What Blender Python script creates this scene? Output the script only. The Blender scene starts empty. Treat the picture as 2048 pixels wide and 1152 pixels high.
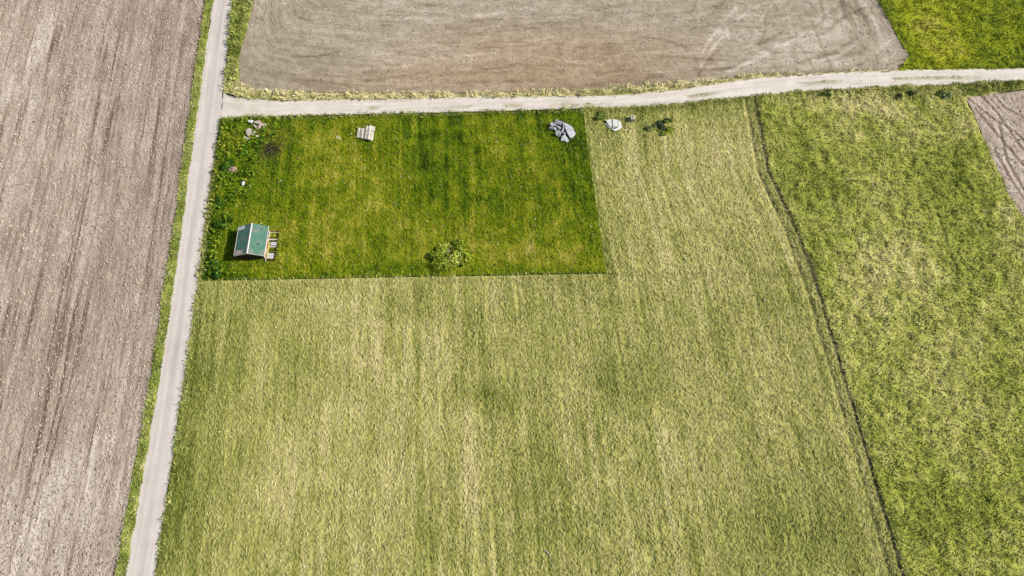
import bpy, bmesh, math, random
import numpy as np
from mathutils import Vector, Matrix

R = math.radians
sc = bpy.context.scene
COL = sc.collection

# ---------------------------------------------------------------- camera, sky, sun, exposure
H = 120.0
FPX = 1365.3
TILT = 22.94
cam_d = bpy.data.cameras.new("camera")
cam_d.sensor_width = 36; cam_d.lens = 24.0
cam_d.clip_start = 0.5; cam_d.clip_end = 6000
cam = bpy.data.objects.new("camera", cam_d)
cam.location = (0, 0, H); cam.rotation_euler = (R(TILT), 0, 0)
COL.objects.link(cam); sc.camera = cam

SUN_EL, SUN_AZ = 35.0, 2.0          # azimuth: degrees from +X towards +Y
w = bpy.data.worlds.new("World"); sc.world = w; w.use_nodes = True
nt = w.node_tree; bg = nt.nodes["Background"]
sky = nt.nodes.new("ShaderNodeTexSky"); sky.sky_type = 'NISHITA'; sky.sun_disc = False
sky.sun_elevation = R(SUN_EL); sky.sun_rotation = R(90 - SUN_AZ)
nt.links.new(sky.outputs[0], bg.inputs[0]); bg.inputs[1].default_value = 0.085
sl = bpy.data.lights.new("sun", 'SUN'); sl.energy = 4.9; sl.angle = R(0.55); sl.color = (1.0, 0.95, 0.87)
so = bpy.data.objects.new("sun", sl); COL.objects.link(so)
sv = Vector((math.cos(R(SUN_EL)) * math.cos(R(SUN_AZ)), math.cos(R(SUN_EL)) * math.sin(R(SUN_AZ)), math.sin(R(SUN_EL))))
so.rotation_euler = sv.to_track_quat('Z', 'Y').to_euler(); so.location = sv * 200
sc.view_settings.view_transform = 'Standard'; sc.view_settings.look = 'None'
sc.view_settings.gamma = 1.0; sc.view_settings.exposure = 0.35

# ---------------------------------------------------------------- helpers
_c, _s = math.cos(R(TILT)), math.sin(R(TILT))
def P(px, py, z=0.0):
    """ground point seen at photo pixel (2048 wide) at height z"""
    x = (px - 1024) / FPX; y = -(py - 576) / FPX
    yy = y * _c + _s; zz = y * _s - _c
    t = (H - z) / -zz
    return (x * t, yy * t, z)
def P2(px, py, z=0.0): return np.array(P(px, py, z)[:2])

def _hash(ix, iy, seed):
    n = (ix.astype(np.int64) * 374761393 + iy.astype(np.int64) * 668265263 + seed * 1274126177) & 0xffffffff
    n = ((n ^ (n >> 13)) * 1274126177) & 0xffffffff
    n = n ^ (n >> 16)
    return (n & 0xffffff) / float(0xffffff)
def vnoise(x, y, s=1.0, seed=0):
    x = np.asarray(x, float) / s; y = np.asarray(y, float) / s
    ix = np.floor(x); iy = np.floor(y); fx = x - ix; fy = y - iy
    fx = fx * fx * (3 - 2 * fx); fy = fy * fy * (3 - 2 * fy)
    a = _hash(ix, iy, seed); b = _hash(ix + 1, iy, seed); c = _hash(ix, iy + 1, seed); d = _hash(ix + 1, iy + 1, seed)
    return (a * (1 - fx) + b * fx) * (1 - fy) + (c * (1 - fx) + d * fx) * fy
def fbm(x, y, s, seed=0, oct=3):
    v = 0; a = .5; t = 0
    for k in range(oct):
        v = v + a * vnoise(x, y, s / 2 ** k, seed + 17 * k); t += a; a *= .55
    return v / t
def spot(x, y, px, py, rx, ry, rot=0.0, soft=.5, warp=.35, seed=5):
    """soft-edged irregular patch centred where photo pixel (px,py) sees the ground; radii in metres"""
    c = P2(px, py); dx = x - c[0]; dy = y - c[1]
    ca, sa = math.cos(R(rot)), math.sin(R(rot))
    u = (dx * ca + dy * sa) / rx; v = (-dx * sa + dy * ca) / ry
    d = np.sqrt(u * u + v * v) + (fbm(x, y, max(rx, ry) * .5, seed) - .5) * warp * 2
    return np.clip((1 + soft / 2 - d) / soft, 0, 1)
def inpoly(x, y, poly):
    ins = np.zeros(x.shape, bool); n = len(poly)
    for i in range(n):
        x1, y1 = poly[i]; x2, y2 = poly[(i + 1) % n]
        if y1 == y2: continue
        c = ((y1 > y) != (y2 > y)) & (x < (x2 - x1) * (y - y1) / (y2 - y1) + x1)
        ins ^= c
    return ins
def polydist(x, y, pts):
    d = np.full(np.shape(x), 1e9)
    for (x1, y1), (x2, y2) in zip(pts[:-1], pts[1:]):
        dx, dy = x2 - x1, y2 - y1
        t = np.clip(((x - x1) * dx + (y - y1) * dy) / (dx * dx + dy * dy), 0, 1)
        d = np.minimum(d, np.hypot(x - x1 - t * dx, y - y1 - t * dy))
    return d
def resample(pts, n):
    pts = np.array(pts, float); seg = np.r_[0, np.cumsum(np.hypot(*np.diff(pts, axis=0).T))]
    t = np.linspace(0, seg[-1], n)
    return np.c_[np.interp(t, seg, pts[:, 0]), np.interp(t, seg, pts[:, 1])], seg[-1]
def pxl(pts): return [tuple(P2(*p)) for p in pts]

def tag(o, label=None, cat=None, group=None, kind=None):
    if label: o['label'] = label
    if cat: o['category'] = cat
    if group: o['group'] = group
    if kind: o['kind'] = kind
    return o
def link(name, me, mat=None, parent=None):
    if mat: me.materials.append(mat)
    o = bpy.data.objects.new(name, me); COL.objects.link(o)
    if parent: o.parent = parent
    return o
def empty(name, loc, rz=0):
    o = bpy.data.objects.new(name, None); COL.objects.link(o); o.location = loc; o.rotation_euler = (0, 0, rz)
    o.empty_display_size = .5
    return o
def npmesh(name, V, F):
    """V (n,3), F (m,k) all same size"""
    me = bpy.data.meshes.new(name)
    V = np.asarray(V, np.float32); F = np.asarray(F, np.int32); k = F.shape[1]
    me.vertices.add(len(V)); me.vertices.foreach_set("co", V.ravel())
    me.loops.add(F.size); me.loops.foreach_set("vertex_index", F.ravel())
    me.polygons.add(len(F)); me.polygons.foreach_set("loop_start", np.arange(0, F.size, k, dtype=np.int32))
    me.polygons.foreach_set("loop_total", np.full(len(F), k, np.int32))
    me.update(calc_edges=True)
    return me
def fattr(me, name, vals):
    a = me.attributes.new(name, 'FLOAT', 'POINT'); a.data.foreach_set("value", np.asarray(vals, np.float32))
def vattr(me, name, vals):
    a = me.attributes.new(name, 'FLOAT_VECTOR', 'POINT'); a.data.foreach_set("vector", np.asarray(vals, np.float32).ravel())

class Patch:
    """a piece of ground lofted between two edge lines (world coordinates)"""
    def __init__(s, L, Rr, step_u, step_v, hf, attr=None, row=None, edge=None):
        nv = 2; 
        l, ll = resample(L, 400); r, rl = resample(Rr, 400)
        wid = np.hypot(*(r - l).T)
        nu = max(2, int(wid.max() / step_u)); nv = max(2, int(max(ll, rl) / step_v))
        l, _ = resample(L, nv); r, _ = resample(Rr, nv)
        t = np.linspace(0, 1, nu)[None, :]
        X = l[:, :1] * (1 - t) + r[:, :1] * t; Y = l[:, 1:] * (1 - t) + r[:, 1:] * t
        if edge:                                   # uneven outline
            a = edge
            for col, sd in ((0, 3), (-1, 4)):
                j = (fbm(X[:, col], Y[:, col], 1.6, sd) - .5) * 2 * a
                X[:, col] += j
            for rw, sd in ((0, 6), (-1, 7)):
                j = (fbm(X[rw], Y[rw], 1.6, sd) - .5) * 2 * a
                Y[rw] += j
        s.X, s.Y = X.ravel(), Y.ravel()
        s.poly = list(map(tuple, l[::max(1, nv // 40)])) + [tuple(l[-1])] + list(map(tuple, r[::-1][::max(1, nv // 40)])) + [tuple(r[0])]
        U = (t * wid.mean()) * np.ones((nv, 1)); V = np.linspace(0, max(ll, rl), nv)[:, None] * np.ones((1, nu))
        if row is not None: U, V = row(s.X, s.Y, U.ravel(), V.ravel())
        s.uv = np.c_[np.ravel(U), np.ravel(V), np.zeros(nu * nv)]
        s.Z = hf(s.X, s.Y, s.uv[:, 0], s.uv[:, 1])
        i = np.arange(nv - 1)[:, None] * nu + np.arange(nu - 1)[None, :]
        s.F = np.stack([i, i + 1, i + nu + 1, i + nu], -1).reshape(-1, 4)
        # face up?
        a, b, c = s.F[0, 0], s.F[0, 1], s.F[0, 2]
        cr = (s.X[b] - s.X[a]) * (s.Y[c] - s.Y[a]) - (s.Y[b] - s.Y[a]) * (s.X[c] - s.X[a])
        if cr < 0: s.F = s.F[:, ::-1]
        s.A = attr(s.X, s.Y) if attr else {}
def sheet(name, patches, mat, label, cat='ground', kind='structure'):
    V = []; F = []; n = 0; uv = []; A = {}
    for p in patches:
        V.append(np.c_[p.X, p.Y, p.Z]); F.append(p.F + n); uv.append(p.uv); n += len(p.X)
        for k, v in p.A.items(): A.setdefault(k, []).append(v)
    me = npmesh(name, np.concatenate(V), np.concatenate(F))
    vattr(me, "rows", np.concatenate(uv))
    for k, v in A.items(): fattr(me, k, np.concatenate(v))
    me.polygons.foreach_set("use_smooth", np.ones(len(me.polygons), bool))
    o = link(name, me, mat); tag(o, label, cat, kind=kind)
    return o

# ---------------------------------------------------------------- node materials
class NT:
    def __init__(s, name, rough=.9, spec=.15):
        s.m = bpy.data.materials.new(name); s.m.use_nodes = True; s.t = s.m.node_tree
        s.b = s.t.nodes["Principled BSDF"]; s.b.inputs["Roughness"].default_value = rough
        s.b.inputs["Specular IOR Level"].default_value = spec
    def n(s, typ, **k):
        x = s.t.nodes.new(typ)
        for a, v in k.items(): setattr(x, a, v)
        return x
    def l(s, a, b): s.t.links.new(a, b)
    def attr(s, name, vec=False):
        a = s.n("ShaderNodeAttribute", attribute_name=name); return a.outputs["Vector" if vec else "Fac"]
    def pos(s): return s.n("ShaderNodeNewGeometry").outputs["Position"]
    def obj(s): return s.n("ShaderNodeTexCoord").outputs["Object"]
    def mapping(s, vec, scale=(1, 1, 1), rot=(0, 0, 0), loc=(0, 0, 0)):
        m = s.n("ShaderNodeMapping"); s.l(vec, m.inputs[0]); m.inputs["Scale"].default_value = scale
        m.inputs["Rotation"].default_value = rot; m.inputs["Location"].default_value = loc
        return m.outputs[0]
    def noise(s, vec, scale, detail=3, rough=.6, dist=0.0):
        x = s.n("ShaderNodeTexNoise"); s.l(vec, x.inputs["Vector"]); x.inputs["Scale"].default_value = scale
        x.inputs["Detail"].default_value = detail; x.inputs["Roughness"].default_value = rough
        x.inputs["Distortion"].default_value = dist
        return x.outputs["Fac"]
    def vor(s, vec, scale, feature='F1'):
        x = s.n("ShaderNodeTexVoronoi", feature=feature); s.l(vec, x.inputs["Vector"]); x.inputs["Scale"].default_value = scale
        return x.outputs["Distance"]
    def math(s, op, a, b=None, clamp=False):
        x = s.n("ShaderNodeMath", operation=op, use_clamp=clamp)
        for i, v in enumerate((a, b)):
            if v is None: continue
            if isinstance(v, (int, float)): x.inputs[i].default_value = v
            else: s.l(v, x.inputs[i])
        return x.outputs[0]
    def ramp(s, fac, stops, interp='LINEAR'):
        x = s.n("ShaderNodeValToRGB"); cr = x.color_ramp; cr.interpolation = interp
        while len(cr.elements) < len(stops): cr.elements.new(.5)
        for e, (p, c) in zip(cr.elements, stops):
            e.position = p; e.color = (*(c if len(c) == 3 else c[:3]), 1) if not isinstance(c, float) else (c, c, c, 1)
        s.l(fac, x.inputs[0]); return x.outputs[0]
    def mr(s, v, a, b, c=0., d=1.):
        x = s.n("ShaderNodeMapRange"); s.l(v, x.inputs[0])
        for i, q in enumerate((a, b, c, d)): x.inputs[i + 1].default_value = q
        return x.outputs[0]
    def mix(s, f, a, b, mode='MIX'):
        x = s.n("ShaderNodeMix", data_type='RGBA', blend_type=mode)
        for i, v in ((0, f), (6, a), (7, b)):
            if isinstance(v, (int, float)): x.inputs[i].default_value = v
            elif isinstance(v, tuple): x.inputs[i].default_value = (*v, 1)
            else: s.l(v, x.inputs[i])
        return x.outputs[2]
    def bump(s, h, dist, strength=1.0):
        x = s.n("ShaderNodeBump"); s.l(h, x.inputs["Height"]); x.inputs["Distance"].default_value = dist
        x.inputs["Strength"].default_value = strength; s.l(x.outputs[0], s.b.inputs["Normal"])
    def col(s, c): s.l(c, s.b.inputs["Base Color"])
def srgb(r, g, b):
    f = lambda c: c / 12.92 if c <= .04045 else ((c + .055) / 1.055) ** 2.4
    return (f(r / 255), f(g / 255), f(b / 255))
def plain(name, c, rough=.7, spec=.3, var=.18, scale=2.0, metallic=0, bump=0.0):
    t = NT(name, rough, spec); n = t.noise(t.obj(), scale, 4)
    d = tuple(v * (1 - var * 1.6) for v in c); u = tuple(min(1, v * (1 + var)) for v in c)
    t.col(t.ramp(n, [(.3, d), (.7, u)])); t.b.inputs["Metallic"].default_value = metallic
    if bump: t.bump(t.noise(t.obj(), scale * 6, 3), bump)
    return t.m

def grass_ground(name, stops, streak=.35, fine=.5, bare=None, bd=.09):
    t = NT(name, .95, .08); rows = t.attr("rows", True); pos = t.pos()
    l = t.attr("lush")
    st = t.noise(t.mapping(rows, (1.9, .12, 1)), 1.0, 3, .6)
    fn = t.noise(t.mapping(pos, (1, 1, .2)), 2.6, 4, .7, .6)
    big = t.noise(pos, .13, 3, .55)
    v = t.math('ADD', l, t.math('MULTIPLY', t.math('SUBTRACT', st, .5), streak))
    v = t.math('ADD', v, t.math('MULTIPLY', t.math('SUBTRACT', fn, .5), fine))
    v = t.math('ADD', v, t.math('MULTIPLY', t.math('SUBTRACT', big, .5), .12))
    c = t.ramp(v, stops)
    if bare:
        b = t.attr("bare"); c = t.mix(b, c, bare)
    t.col(c)
    t.bump(t.math('ADD', fn, t.math('MULTIPLY', st, .7)), bd)
    return t.m
def blade_mat(name, stops, k=.7):
    t = NT(name, .8, .12); v = t.math('ADD', t.attr("lush"), t.math('MULTIPLY', t.math('SUBTRACT', t.attr("rnd"), .5), k))
    t.col(t.ramp(v, stops)); return t.m
def soil_mat(name, stops, bd=.06, k=(.25, .45), tint=.35):
    t = NT(name, .95, .06); rows = t.attr("rows", True); pos = t.pos(); tn = t.attr("tone")
    s1 = t.noise(t.mapping(rows, (3.4, .35, 1)), 1.0, 4, .75)
    cl = t.noise(pos, 2.6, 6, .85)
    v = t.math('ADD', tn, t.math('MULTIPLY', t.math('SUBTRACT', s1, .5), k[0]))
    v = t.math('ADD', v, t.math('MULTIPLY', t.math('SUBTRACT', cl, .5), k[1]))
    c = t.ramp(v, stops)
    g = t.mr(t.noise(t.mapping(rows, (.9, .14, 1), loc=(3, 1, 0)), 1.0, 5, .75), .58, .72)
    c = t.mix(t.math('MULTIPLY', g, tint), c, (.55, .45, .28))
    g = t.mr(t.noise(t.mapping(rows, (.7, .08, 1), loc=(13, 4, 0)), 1.0, 4, .7), .56, .70)
    c = t.mix(t.math('MULTIPLY', g, tint), c, (.36, .23, .18))
    g2 = t.mr(t.noise(pos, 2.2, 3, .7), .60, .68)
    c = t.mix(t.math('MULTIPLY', g2, .40), c, (.15, .11, .08))
    t.col(c); t.bump(t.math('ADD', cl, t.math('MULTIPLY', s1, .5)), bd)
    return t.m

# colour stops (low = tired straw, high = lush)
ST_MEADOW = [(.04, (.63, .55, .28)), (.30, (.485, .45, .155)), (.55, (.352, .343, .092)), (.78, (.225, .245, .050)), (.96, (.11, .135, .02))]
ST_ROUGH  = [(.04, (.58, .50, .24)), (.28, (.45, .43, .125)), (.55, (.31, .335, .055)), (.78, (.19, .22, .028)), (.96, (.085, .11, .012))]
ST_LAWN   = [(.04, (.42, .36, .08)), (.26, (.275, .275, .018)), (.52, (.155, .20, .005)), (.75, (.085, .14, .003)), (.95, (.026, .052, .002))]
ST_YEL    = [(.05, (.40, .37, .07)), (.32, (.34, .36, .016)), (.60, (.20, .25, .014)), (.9, (.085, .115, .014))]
ST_VERGE  = [(.05, (.66, .58, .31)), (.30, (.42, .42, .12)), (.60, (.22, .265, .045)), (.9, (.10, .135, .018))]

# ---------------------------------------------------------------- layout lines (photo pixels on the ground)
ROAD_L = [(462, -260), (426, 0), (400, 180), (371, 394), (344, 591), (316, 770), (285, 955), (251, 1152), (205, 1420)]
ROAD_R = [(489, -260), (465, 0), (448, 180), (417, 394), (392, 591), (367, 770), (340, 955), (310, 1152), (268, 1420)]
FIELD_R = [(452, -260), (413, 0), (386, 180), (357, 394), (327, 591), (298, 788), (267, 955), (232, 1152), (184, 1420)]
TRACK_T = [(449, 184), (480, 196), (560, 202), (700, 200), (900, 196), (1150, 193), (1250, 190), (1340, 182), (1399, 173), (1502, 158), (1622, 149), (1810, 140), (2048, 137), (2330, 136)]
TRACK_B = [(443, 238), (500, 233), (800, 227), (1000, 222), (1165, 217), (1264, 217), (1348, 210), (1450, 198), (1622, 181), (1793, 174), (1930, 168), (2048, 161), (2330, 158)]
TOPF_B = [(479, 168), (500, 177), (534, 181), (581, 186), (700, 187), (900, 188), (1093, 184), (1179, 179), (1315, 168), (1416, 162), (1519, 150), (1673, 145), (1796, 139)]
TOPF_L = [(540, -260), (508, 0), (492, 68), (478, 113), (479, 168)]
TOPF_R = [(1650, -260), (1720, -60), (1755, 0), (1779, 44), (1800, 85), (1820, 112), (1796, 139)]
DITCH = [(1508, 196), (1519, 246), (1536, 342), (1563, 400), (1594, 466), (1622, 541), (1639, 592), (1656, 650), (1697, 784), (1724, 878), (1758, 990), (1800, 1134), (1850, 1290), (1895, 1420)]
LAWN = [(444, 237), (1165, 221), (1212, 545), (404, 560)]
W_ROAD_R = pxl(ROAD_R); W_DITCH = pxl(DITCH); W_TRACK_T = pxl(TRACK_T); W_TRACK_B = pxl(TRACK_B)

def flat(z): return lambda x, y, u, v: np.full(x.shape, z)

# ---------------------------------------------------------------- base ground to the horizon
t = NT("distant_grass_and_soil", .95, .08)
nn = t.noise(t.pos(), .012, 4, .6); n2 = t.noise(t.pos(), .5, 4, .6)
t.col(t.ramp(t.math('ADD', t.math('MULTIPLY', nn, .7), t.math('MULTIPLY', n2, .3)), [(.35, (.10, .13, .035)), (.5, (.20, .21, .08)), (.62, (.30, .25, .18))]))
me = npmesh("ground", [(-2500, -2500, -.5), (2500, -2500, -.5), (2500, 2500, -.5), (-2500, 2500, -.5)], [(0, 1, 2, 3)])
tag(link("ground", me, t.m), "open farmland reaching to the horizon round the fields", "ground", kind="structure")

# ---------------------------------------------------------------- height fields
def h_meadow(x, y, u=None, v=None):
    near = np.clip(polydist(x, y, W_ROAD_R) / 2.0, 0, 1)
    z = -.10 * np.clip(rows_noise(fan(x, y), y + 2 * fbm(x, y, 6, 60), .55, 7, 65) - .72, 0, 1) / .28 + .20 * (fbm(x, y, 2.2, 11) - .35) + .10 * (fbm(x, y, .8, 12, 2) - .5) + .3 * (fbm(x, y, 22, 13) - .5)
    # second, thinner furrow beside the ditch
    d = polydist(x, y, [(a - 2.0, b) for a, b in W_DITCH]); z = z - .42 * np.exp(-(d / .28) ** 2)
    return np.maximum(z, -.2) * near + .02
def h_lawn(x, y, u=None, v=None):
    return .14 * (fbm(x, y, 2.4, 21) - .35) + .07 * (fbm(x, y, .8, 22, 2) - .5) + .06
def h_rough(x, y, u=None, v=None):
    r = fbm(x, y, 1.5, 31, 3); q = 1 - np.abs(2 * fbm(x, y, 2.6, 33) - 1)
    edge = np.clip(np.minimum(polydist(x, y, W_DITCH), polydist(x, y, W_TRACK_B)) / 1.2, .15, 1)
    return (.62 * (r - .4) + .26 * (q - .8) + .3 * (fbm(x, y, 18, 34) - .5)) * edge
def h_yel(x, y, u=None, v=None):
    edge = np.clip(polydist(x, y, W_TRACK_T) / 1.5, .1, 1)
    return (.45 * (fbm(x, y, 2.0, 41) - .4) + .3 * (fbm(x, y, 12, 42) - .5)) * edge + .03
def h_verge(x, y, u=None, v=None):
    return .18 * (fbm(x, y, 1.2, 51) - .2) + .03

_RR = np.array(W_ROAD_R)[::-1]; _DD = np.array(W_DITCH)[::-1]
def fan(x, y):
    """metres across the meadow, counted between the road and the ditch: rows follow both edges"""
    a = np.interp(y, _RR[:, 1], _RR[:, 0]); b = np.interp(y, _DD[:, 1], _DD[:, 0])
    return (x - a) / (b - a) * 118.0
_LT, _LB, _RT, _RB = (P2(*q) for q in (LAWN[0], LAWN[3], LAWN[1], LAWN[2]))
def fan_lawn(x, y):
    a = _LB[0] + (y - _LB[1]) * (_LT[0] - _LB[0]) / (_LT[1] - _LB[1]); b = _RB[0] + (y - _RB[1]) * (_RT[0] - _RB[0]) / (_RT[1] - _RB[1])
    return (x - a) / (b - a) * 78.0
def rows_noise(u, v, wu, wv, seed): return vnoise(np.asarray(u) / wu, np.asarray(v) / wv + 31.7 * _hash(np.floor(np.asarray(u) / wu).astype(np.int64), np.zeros(np.shape(u), np.int64), seed) * 0, 1.0, seed)
# ---------------------------------------------------------------- where the grass is lush, straw-coloured or bare
def a_meadow(x, y):
    u = fan(x, y); vv = y + 2 * fbm(x, y, 6, 60)
    st = np.clip(.45 + 1.3 * (fbm(x, y, 20, 59, 2) - .3), .35, 1.2)
    l = .46 + .22 * (fbm(x, y, 16, 61, 4) - .5) + .26 * (fbm(x, y, 3.0, 62, 3) - .5)
    l = l + st * (.40 * (rows_noise(u, vv, .5, 12, 63) - .5) + .34 * (rows_noise(u, vv, 1.05, 20, 67) - .5) + .14 * (rows_noise(u, vv, 2.3, 30, 64) - .5))
    l = l + .35 * np.clip(rows_noise(u, vv, .55, 7, 65) - .80, 0, 1) / .2 * st * .8  # thin dark lines: furrow shade painted into the grass colour
    road = polydist(x, y, W_ROAD_R)
    l = l + .22 * np.exp(-(road / 4.2) ** 2) + .10 * spot(x, y, 340, 1000, 7, 26, -8)
    l = l + .12 * spot(x, y, 500, 700, 12, 12) - .10 * spot(x, y, 1400, 420, 16, 22) - .10 * spot(x, y, 700, 800, 20, 25)
    l = l + .13 * spot(x, y, 985, 800, 6, 2.6, -28, soft=1.1, warp=.6) + .18 * spot(x, y, 905, 770, 3, 4, soft=1.1) + .08 * spot(x, y, 1250, 760, 4, 6, 10, soft=1.1, warp=.6)
    for a in ((1240, 760, 7, 5), (1620, 980, 9, 14), (980, 790, 5, 4), (1470, 610, 8, 5), (1560, 1060, 10, 9), (560, 800, 5, 8), (800, 605, 6, 3), (1060, 1000, 7, 12)):
        l = l + .13 * spot(x, y, *a, soft=1.1, warp=.6, seed=int(a[0]))
    for a in ((1480, 280, 6, 8), (1530, 470, 4, 8), (1260, 520, 10, 5), (700, 640, 8, 6), (1010, 900, 12, 14), (640, 1000, 6, 20), (1240, 860, 8, 12)):
        l = l - .06 * spot(x, y, *a, soft=1.1, seed=int(a[1]))
    l = l + .18 * np.exp(-(polydist(x, y, W_TRACK_B) / 5.0) ** 2)
    # old wheel tracks down the meadow
    for (px, w_) in ((838, .7), (862, .35)):
        d = polydist(x, y, pxl([(px, 560), (px - 2, 760), (px + 2, 1000), (px + 6, 1300)])); l = l + .20 * np.exp(-(d / w_) ** 2) * np.clip(fbm(x, y, 5, 66) * 1.6, 0, 1)
    b = np.exp(-(polydist(x, y, [(a - 2.0, b_) for a, b_ in W_DITCH]) / .28) ** 2) * np.clip(fbm(x, y, 5, 68) * 4 - 1.4, 0, 1)
    return {"lush": np.clip(l, .02, .98), "bare": b}
def a_lawn(x, y):
    u = fan_lawn(x, y); vv = y + 2 * fbm(x, y, 6, 60)
    l = .52 + .30 * (fbm(x, y, 7, 71, 4) - .5) + .60 * (fbm(x, y, 1.9, 72, 3) - .5)
    l = l + .34 * (rows_noise(u, vv, .42, 9, 73) - .5) + .10 * (rows_noise(u, vv, 1.9, 22, 74) - .5)
    e = polydist(x, y, [tuple(_LB), tuple(_RB), tuple(_RT), tuple(_LT), tuple(_LB)]); l = l + .14 * np.exp(-(e / 1.6) ** 2)
    for a in ((700, 430, 7, 9, -.22), (690, 320, 6, 5, -.12), (540, 330, 5, 7, .25), (900, 270, 9, 5, .18), (960, 370, 6, 6, .22), (1150, 320, 4, 10, .30),
              (1100, 480, 10, 5, -.20), (850, 470, 6, 4, -.12), (560, 400, 5, 6, .10), (860, 360, 4, 8, .15), (1120, 260, 7, 5, .15), (1000, 520, 10, 3, -.12), (450, 330, 4, 22, .18)):
        l = l + .75 * a[4] * spot(x, y, *a[:4], soft=1.4, warp=.6, seed=int(a[0]))
    b = np.maximum(spot(x, y, 541, 300, 1.9, 3.0, -35, soft=1.0, warp=.5), .45 * spot(x, y, 556, 278, 2.0, 3.6, -40, soft=1.2, warp=.5))
    return {"lush": np.clip(l, .02, .98), "bare": b}
def a_rough(x, y):
    l = .44 + .5 * (fbm(x, y, 11, 81, 4) - .5) + .34 * (fbm(x, y, 2.2, 82, 3) - .5) + .30 * (fbm((x * .94 + y * .34) * 1.5, (y * .94 - x * .34) * .35, 1.3, 83, 3) - .5)
    for a in ((1620, 350, 7, 14, .15), (1900, 420, 9, 14, .16), (1950, 330, 5, 9, .15), (1830, 540, 10, 8, -.10), (1880, 780, 12, 10, -.12), (1640, 200, 8, 2.5, -.22),
              (1760, 215, 6, 3, -.2), (1930, 1030, 10, 16, .12), (1760, 330, 6, 6, .05), (2000, 640, 6, 14, .05)):
        l = l + a[4] * spot(x, y, *a[:4], soft=1.0, seed=int(a[0]))
    return {"lush": np.clip(l, .02, .98)}
def a_yel(x, y):
    l = .44 + .6 * (fbm(x, y, 8, 91, 4) - .5) + .35 * (fbm(x, y, 2.5, 92, 3) - .5)
    l = l + .18 * spot(x, y, 2000, 60, 10, 9, soft=1.2) - .22 * spot(x, y, 1880, 70, 8, 7, soft=1) + .2 * np.exp(-(polydist(x, y, pxl(TOPF_R)) / 2.2) ** 2)
    return {"lush": np.clip(l, .02, .98)}
def a_verge(x, y):
    l = .56 + .6 * (fbm(x, y, 3, 95, 3) - .5)
    top = np.exp(-(polydist(x, y, pxl(TOPF_B)) / 1.3) ** 2) + .4 * np.exp(-(polydist(x, y, W_TRACK_T) / 2.0) ** 2)
    l = l - .55 * np.clip(top, 0, 1) - .14 * (polydist(x, y, W_TRACK_T) < 3.2)
    return {"lush": np.clip(l, .02, .98)}

M_meadow = grass_ground("meadow_grass", ST_MEADOW, streak=.5, fine=.65, bd=.09, bare=(.10, .08, .05))
M_lawn = grass_ground("lush_lawn_grass", ST_LAWN, streak=.45, fine=.45, bare=(.032, .028, .014))
M_rough = grass_ground("rough_grass", ST_ROUGH, streak=.1, fine=.8, bd=.12)
M_yel = grass_ground("yellow_green_grass", ST_YEL, streak=.1, fine=.5, bd=.12)
M_verge = grass_ground("verge_grass", ST_VERGE, streak=.2, fine=.5)

def cut(line, y0, y1):
    """part of a pixel line between two pixel rows"""
    a = np.array(line, float); ys = a[:, 1]; o = [(float(np.interp(y0, ys, a[:, 0])), y0)]
    o += [tuple(p) for p in line if y0 < p[1] < y1]; o.append((float(np.interp(y1, ys, a[:, 0])), y1)); return o
def shift(line, d): return [(x + d, y) for x, y in line]

low_L = pxl(shift(cut(ROAD_R, 562, 1420), 0)); low_R = pxl(shift(cut(DITCH, 541, 1420), -5))
p_low = Patch(low_L, low_R, .36, .42, h_meadow, a_meadow)
p_east = Patch(pxl([(1165, 219), (1188, 380), (1212, 552)]), pxl(shift(cut(DITCH, 200, 550), -4)), .36, .4, h_meadow, a_meadow)
# corner between track and ditch: first row follows the track
p_strip = Patch(pxl([(1165, 217), (1264, 217), (1348, 210), (1450, 198), (1508, 193)]), pxl([(1164, 222), (1264, 221), (1348, 217), (1450, 209), (1507, 206)]), .4, .4, h_meadow, a_meadow)
p_side = Patch(pxl([(443, 238), (430, 310), (417, 394), (396, 562)]), pxl([(447, 238), (434, 320), (426, 394), (405, 562)]), .3, .4, h_meadow, a_meadow)
sheet("meadow", [p_low, p_east, p_strip, p_side], M_meadow, "pale green mown meadow between the gravel road and the ditch", "meadow")
p_lawn = Patch(pxl([LAWN[0], LAWN[3]]), pxl([LAWN[1], (1188, 382), LAWN[2]]), .33, .36, h_lawn, a_lawn, edge=.12)
sheet("lawn", [p_lawn], M_lawn, "lush saturated green plot of grass beside the small house", "grass plot")
p_rough = Patch(pxl(shift(DITCH, 5)), pxl([(1930, 166), (1932, 200), (1981, 308), (2018, 390), (2050, 445), (2200, 700), (2400, 1050), (2600, 1420)]), .36, .36, h_rough, a_rough)
p_rough2 = Patch(pxl([(1512, 192), (1622, 181), (1793, 174), (1932, 167)]), pxl([(1513, 206), (1622, 200), (1793, 196), (1934, 200)]), .36, .36, lambda x, y, u, v: h_rough(x, y) + .02, a_rough)
sheet("rough_meadow", [p_rough, p_rough2], M_rough, "rough tussocky green meadow right of the ditch", "meadow")
p_rgt = Patch(pxl([(1930, 168), (2048, 161), (2330, 158)]), pxl([(1930, 196), (2048, 178), (2330, 160)]), .4, .4, h_verge, a_rough)
sheet("field_margin", [p_rgt], M_rough, "narrow grassy margin between the track and the ploughed corner", "grass")
p_yel = Patch(pxl(TOPF_R), pxl([(2500, -260), (2450, -60), (2420, 0), (2400, 44), (2380, 85), (2350, 112), (2330, 136)]), .4, .4, h_yel, a_yel)
p_yel2 = Patch(pxl([(1796, 137), (2048, 132), (2330, 130)]), pxl([(1796, 142), (2048, 138), (2330, 137)]), .4, .4, lambda x, y, u, v: h_yel(x, y) + .01, a_yel)
sheet("far_meadow", [p_yel, p_yel2], M_yel, "bright yellow green meadow beyond the gravel track", "meadow")
p_v1 = Patch(pxl(shift(FIELD_R, -1)), pxl(shift(ROAD_L, 1)), .3, .4, h_verge, a_verge, edge=.35)
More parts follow.
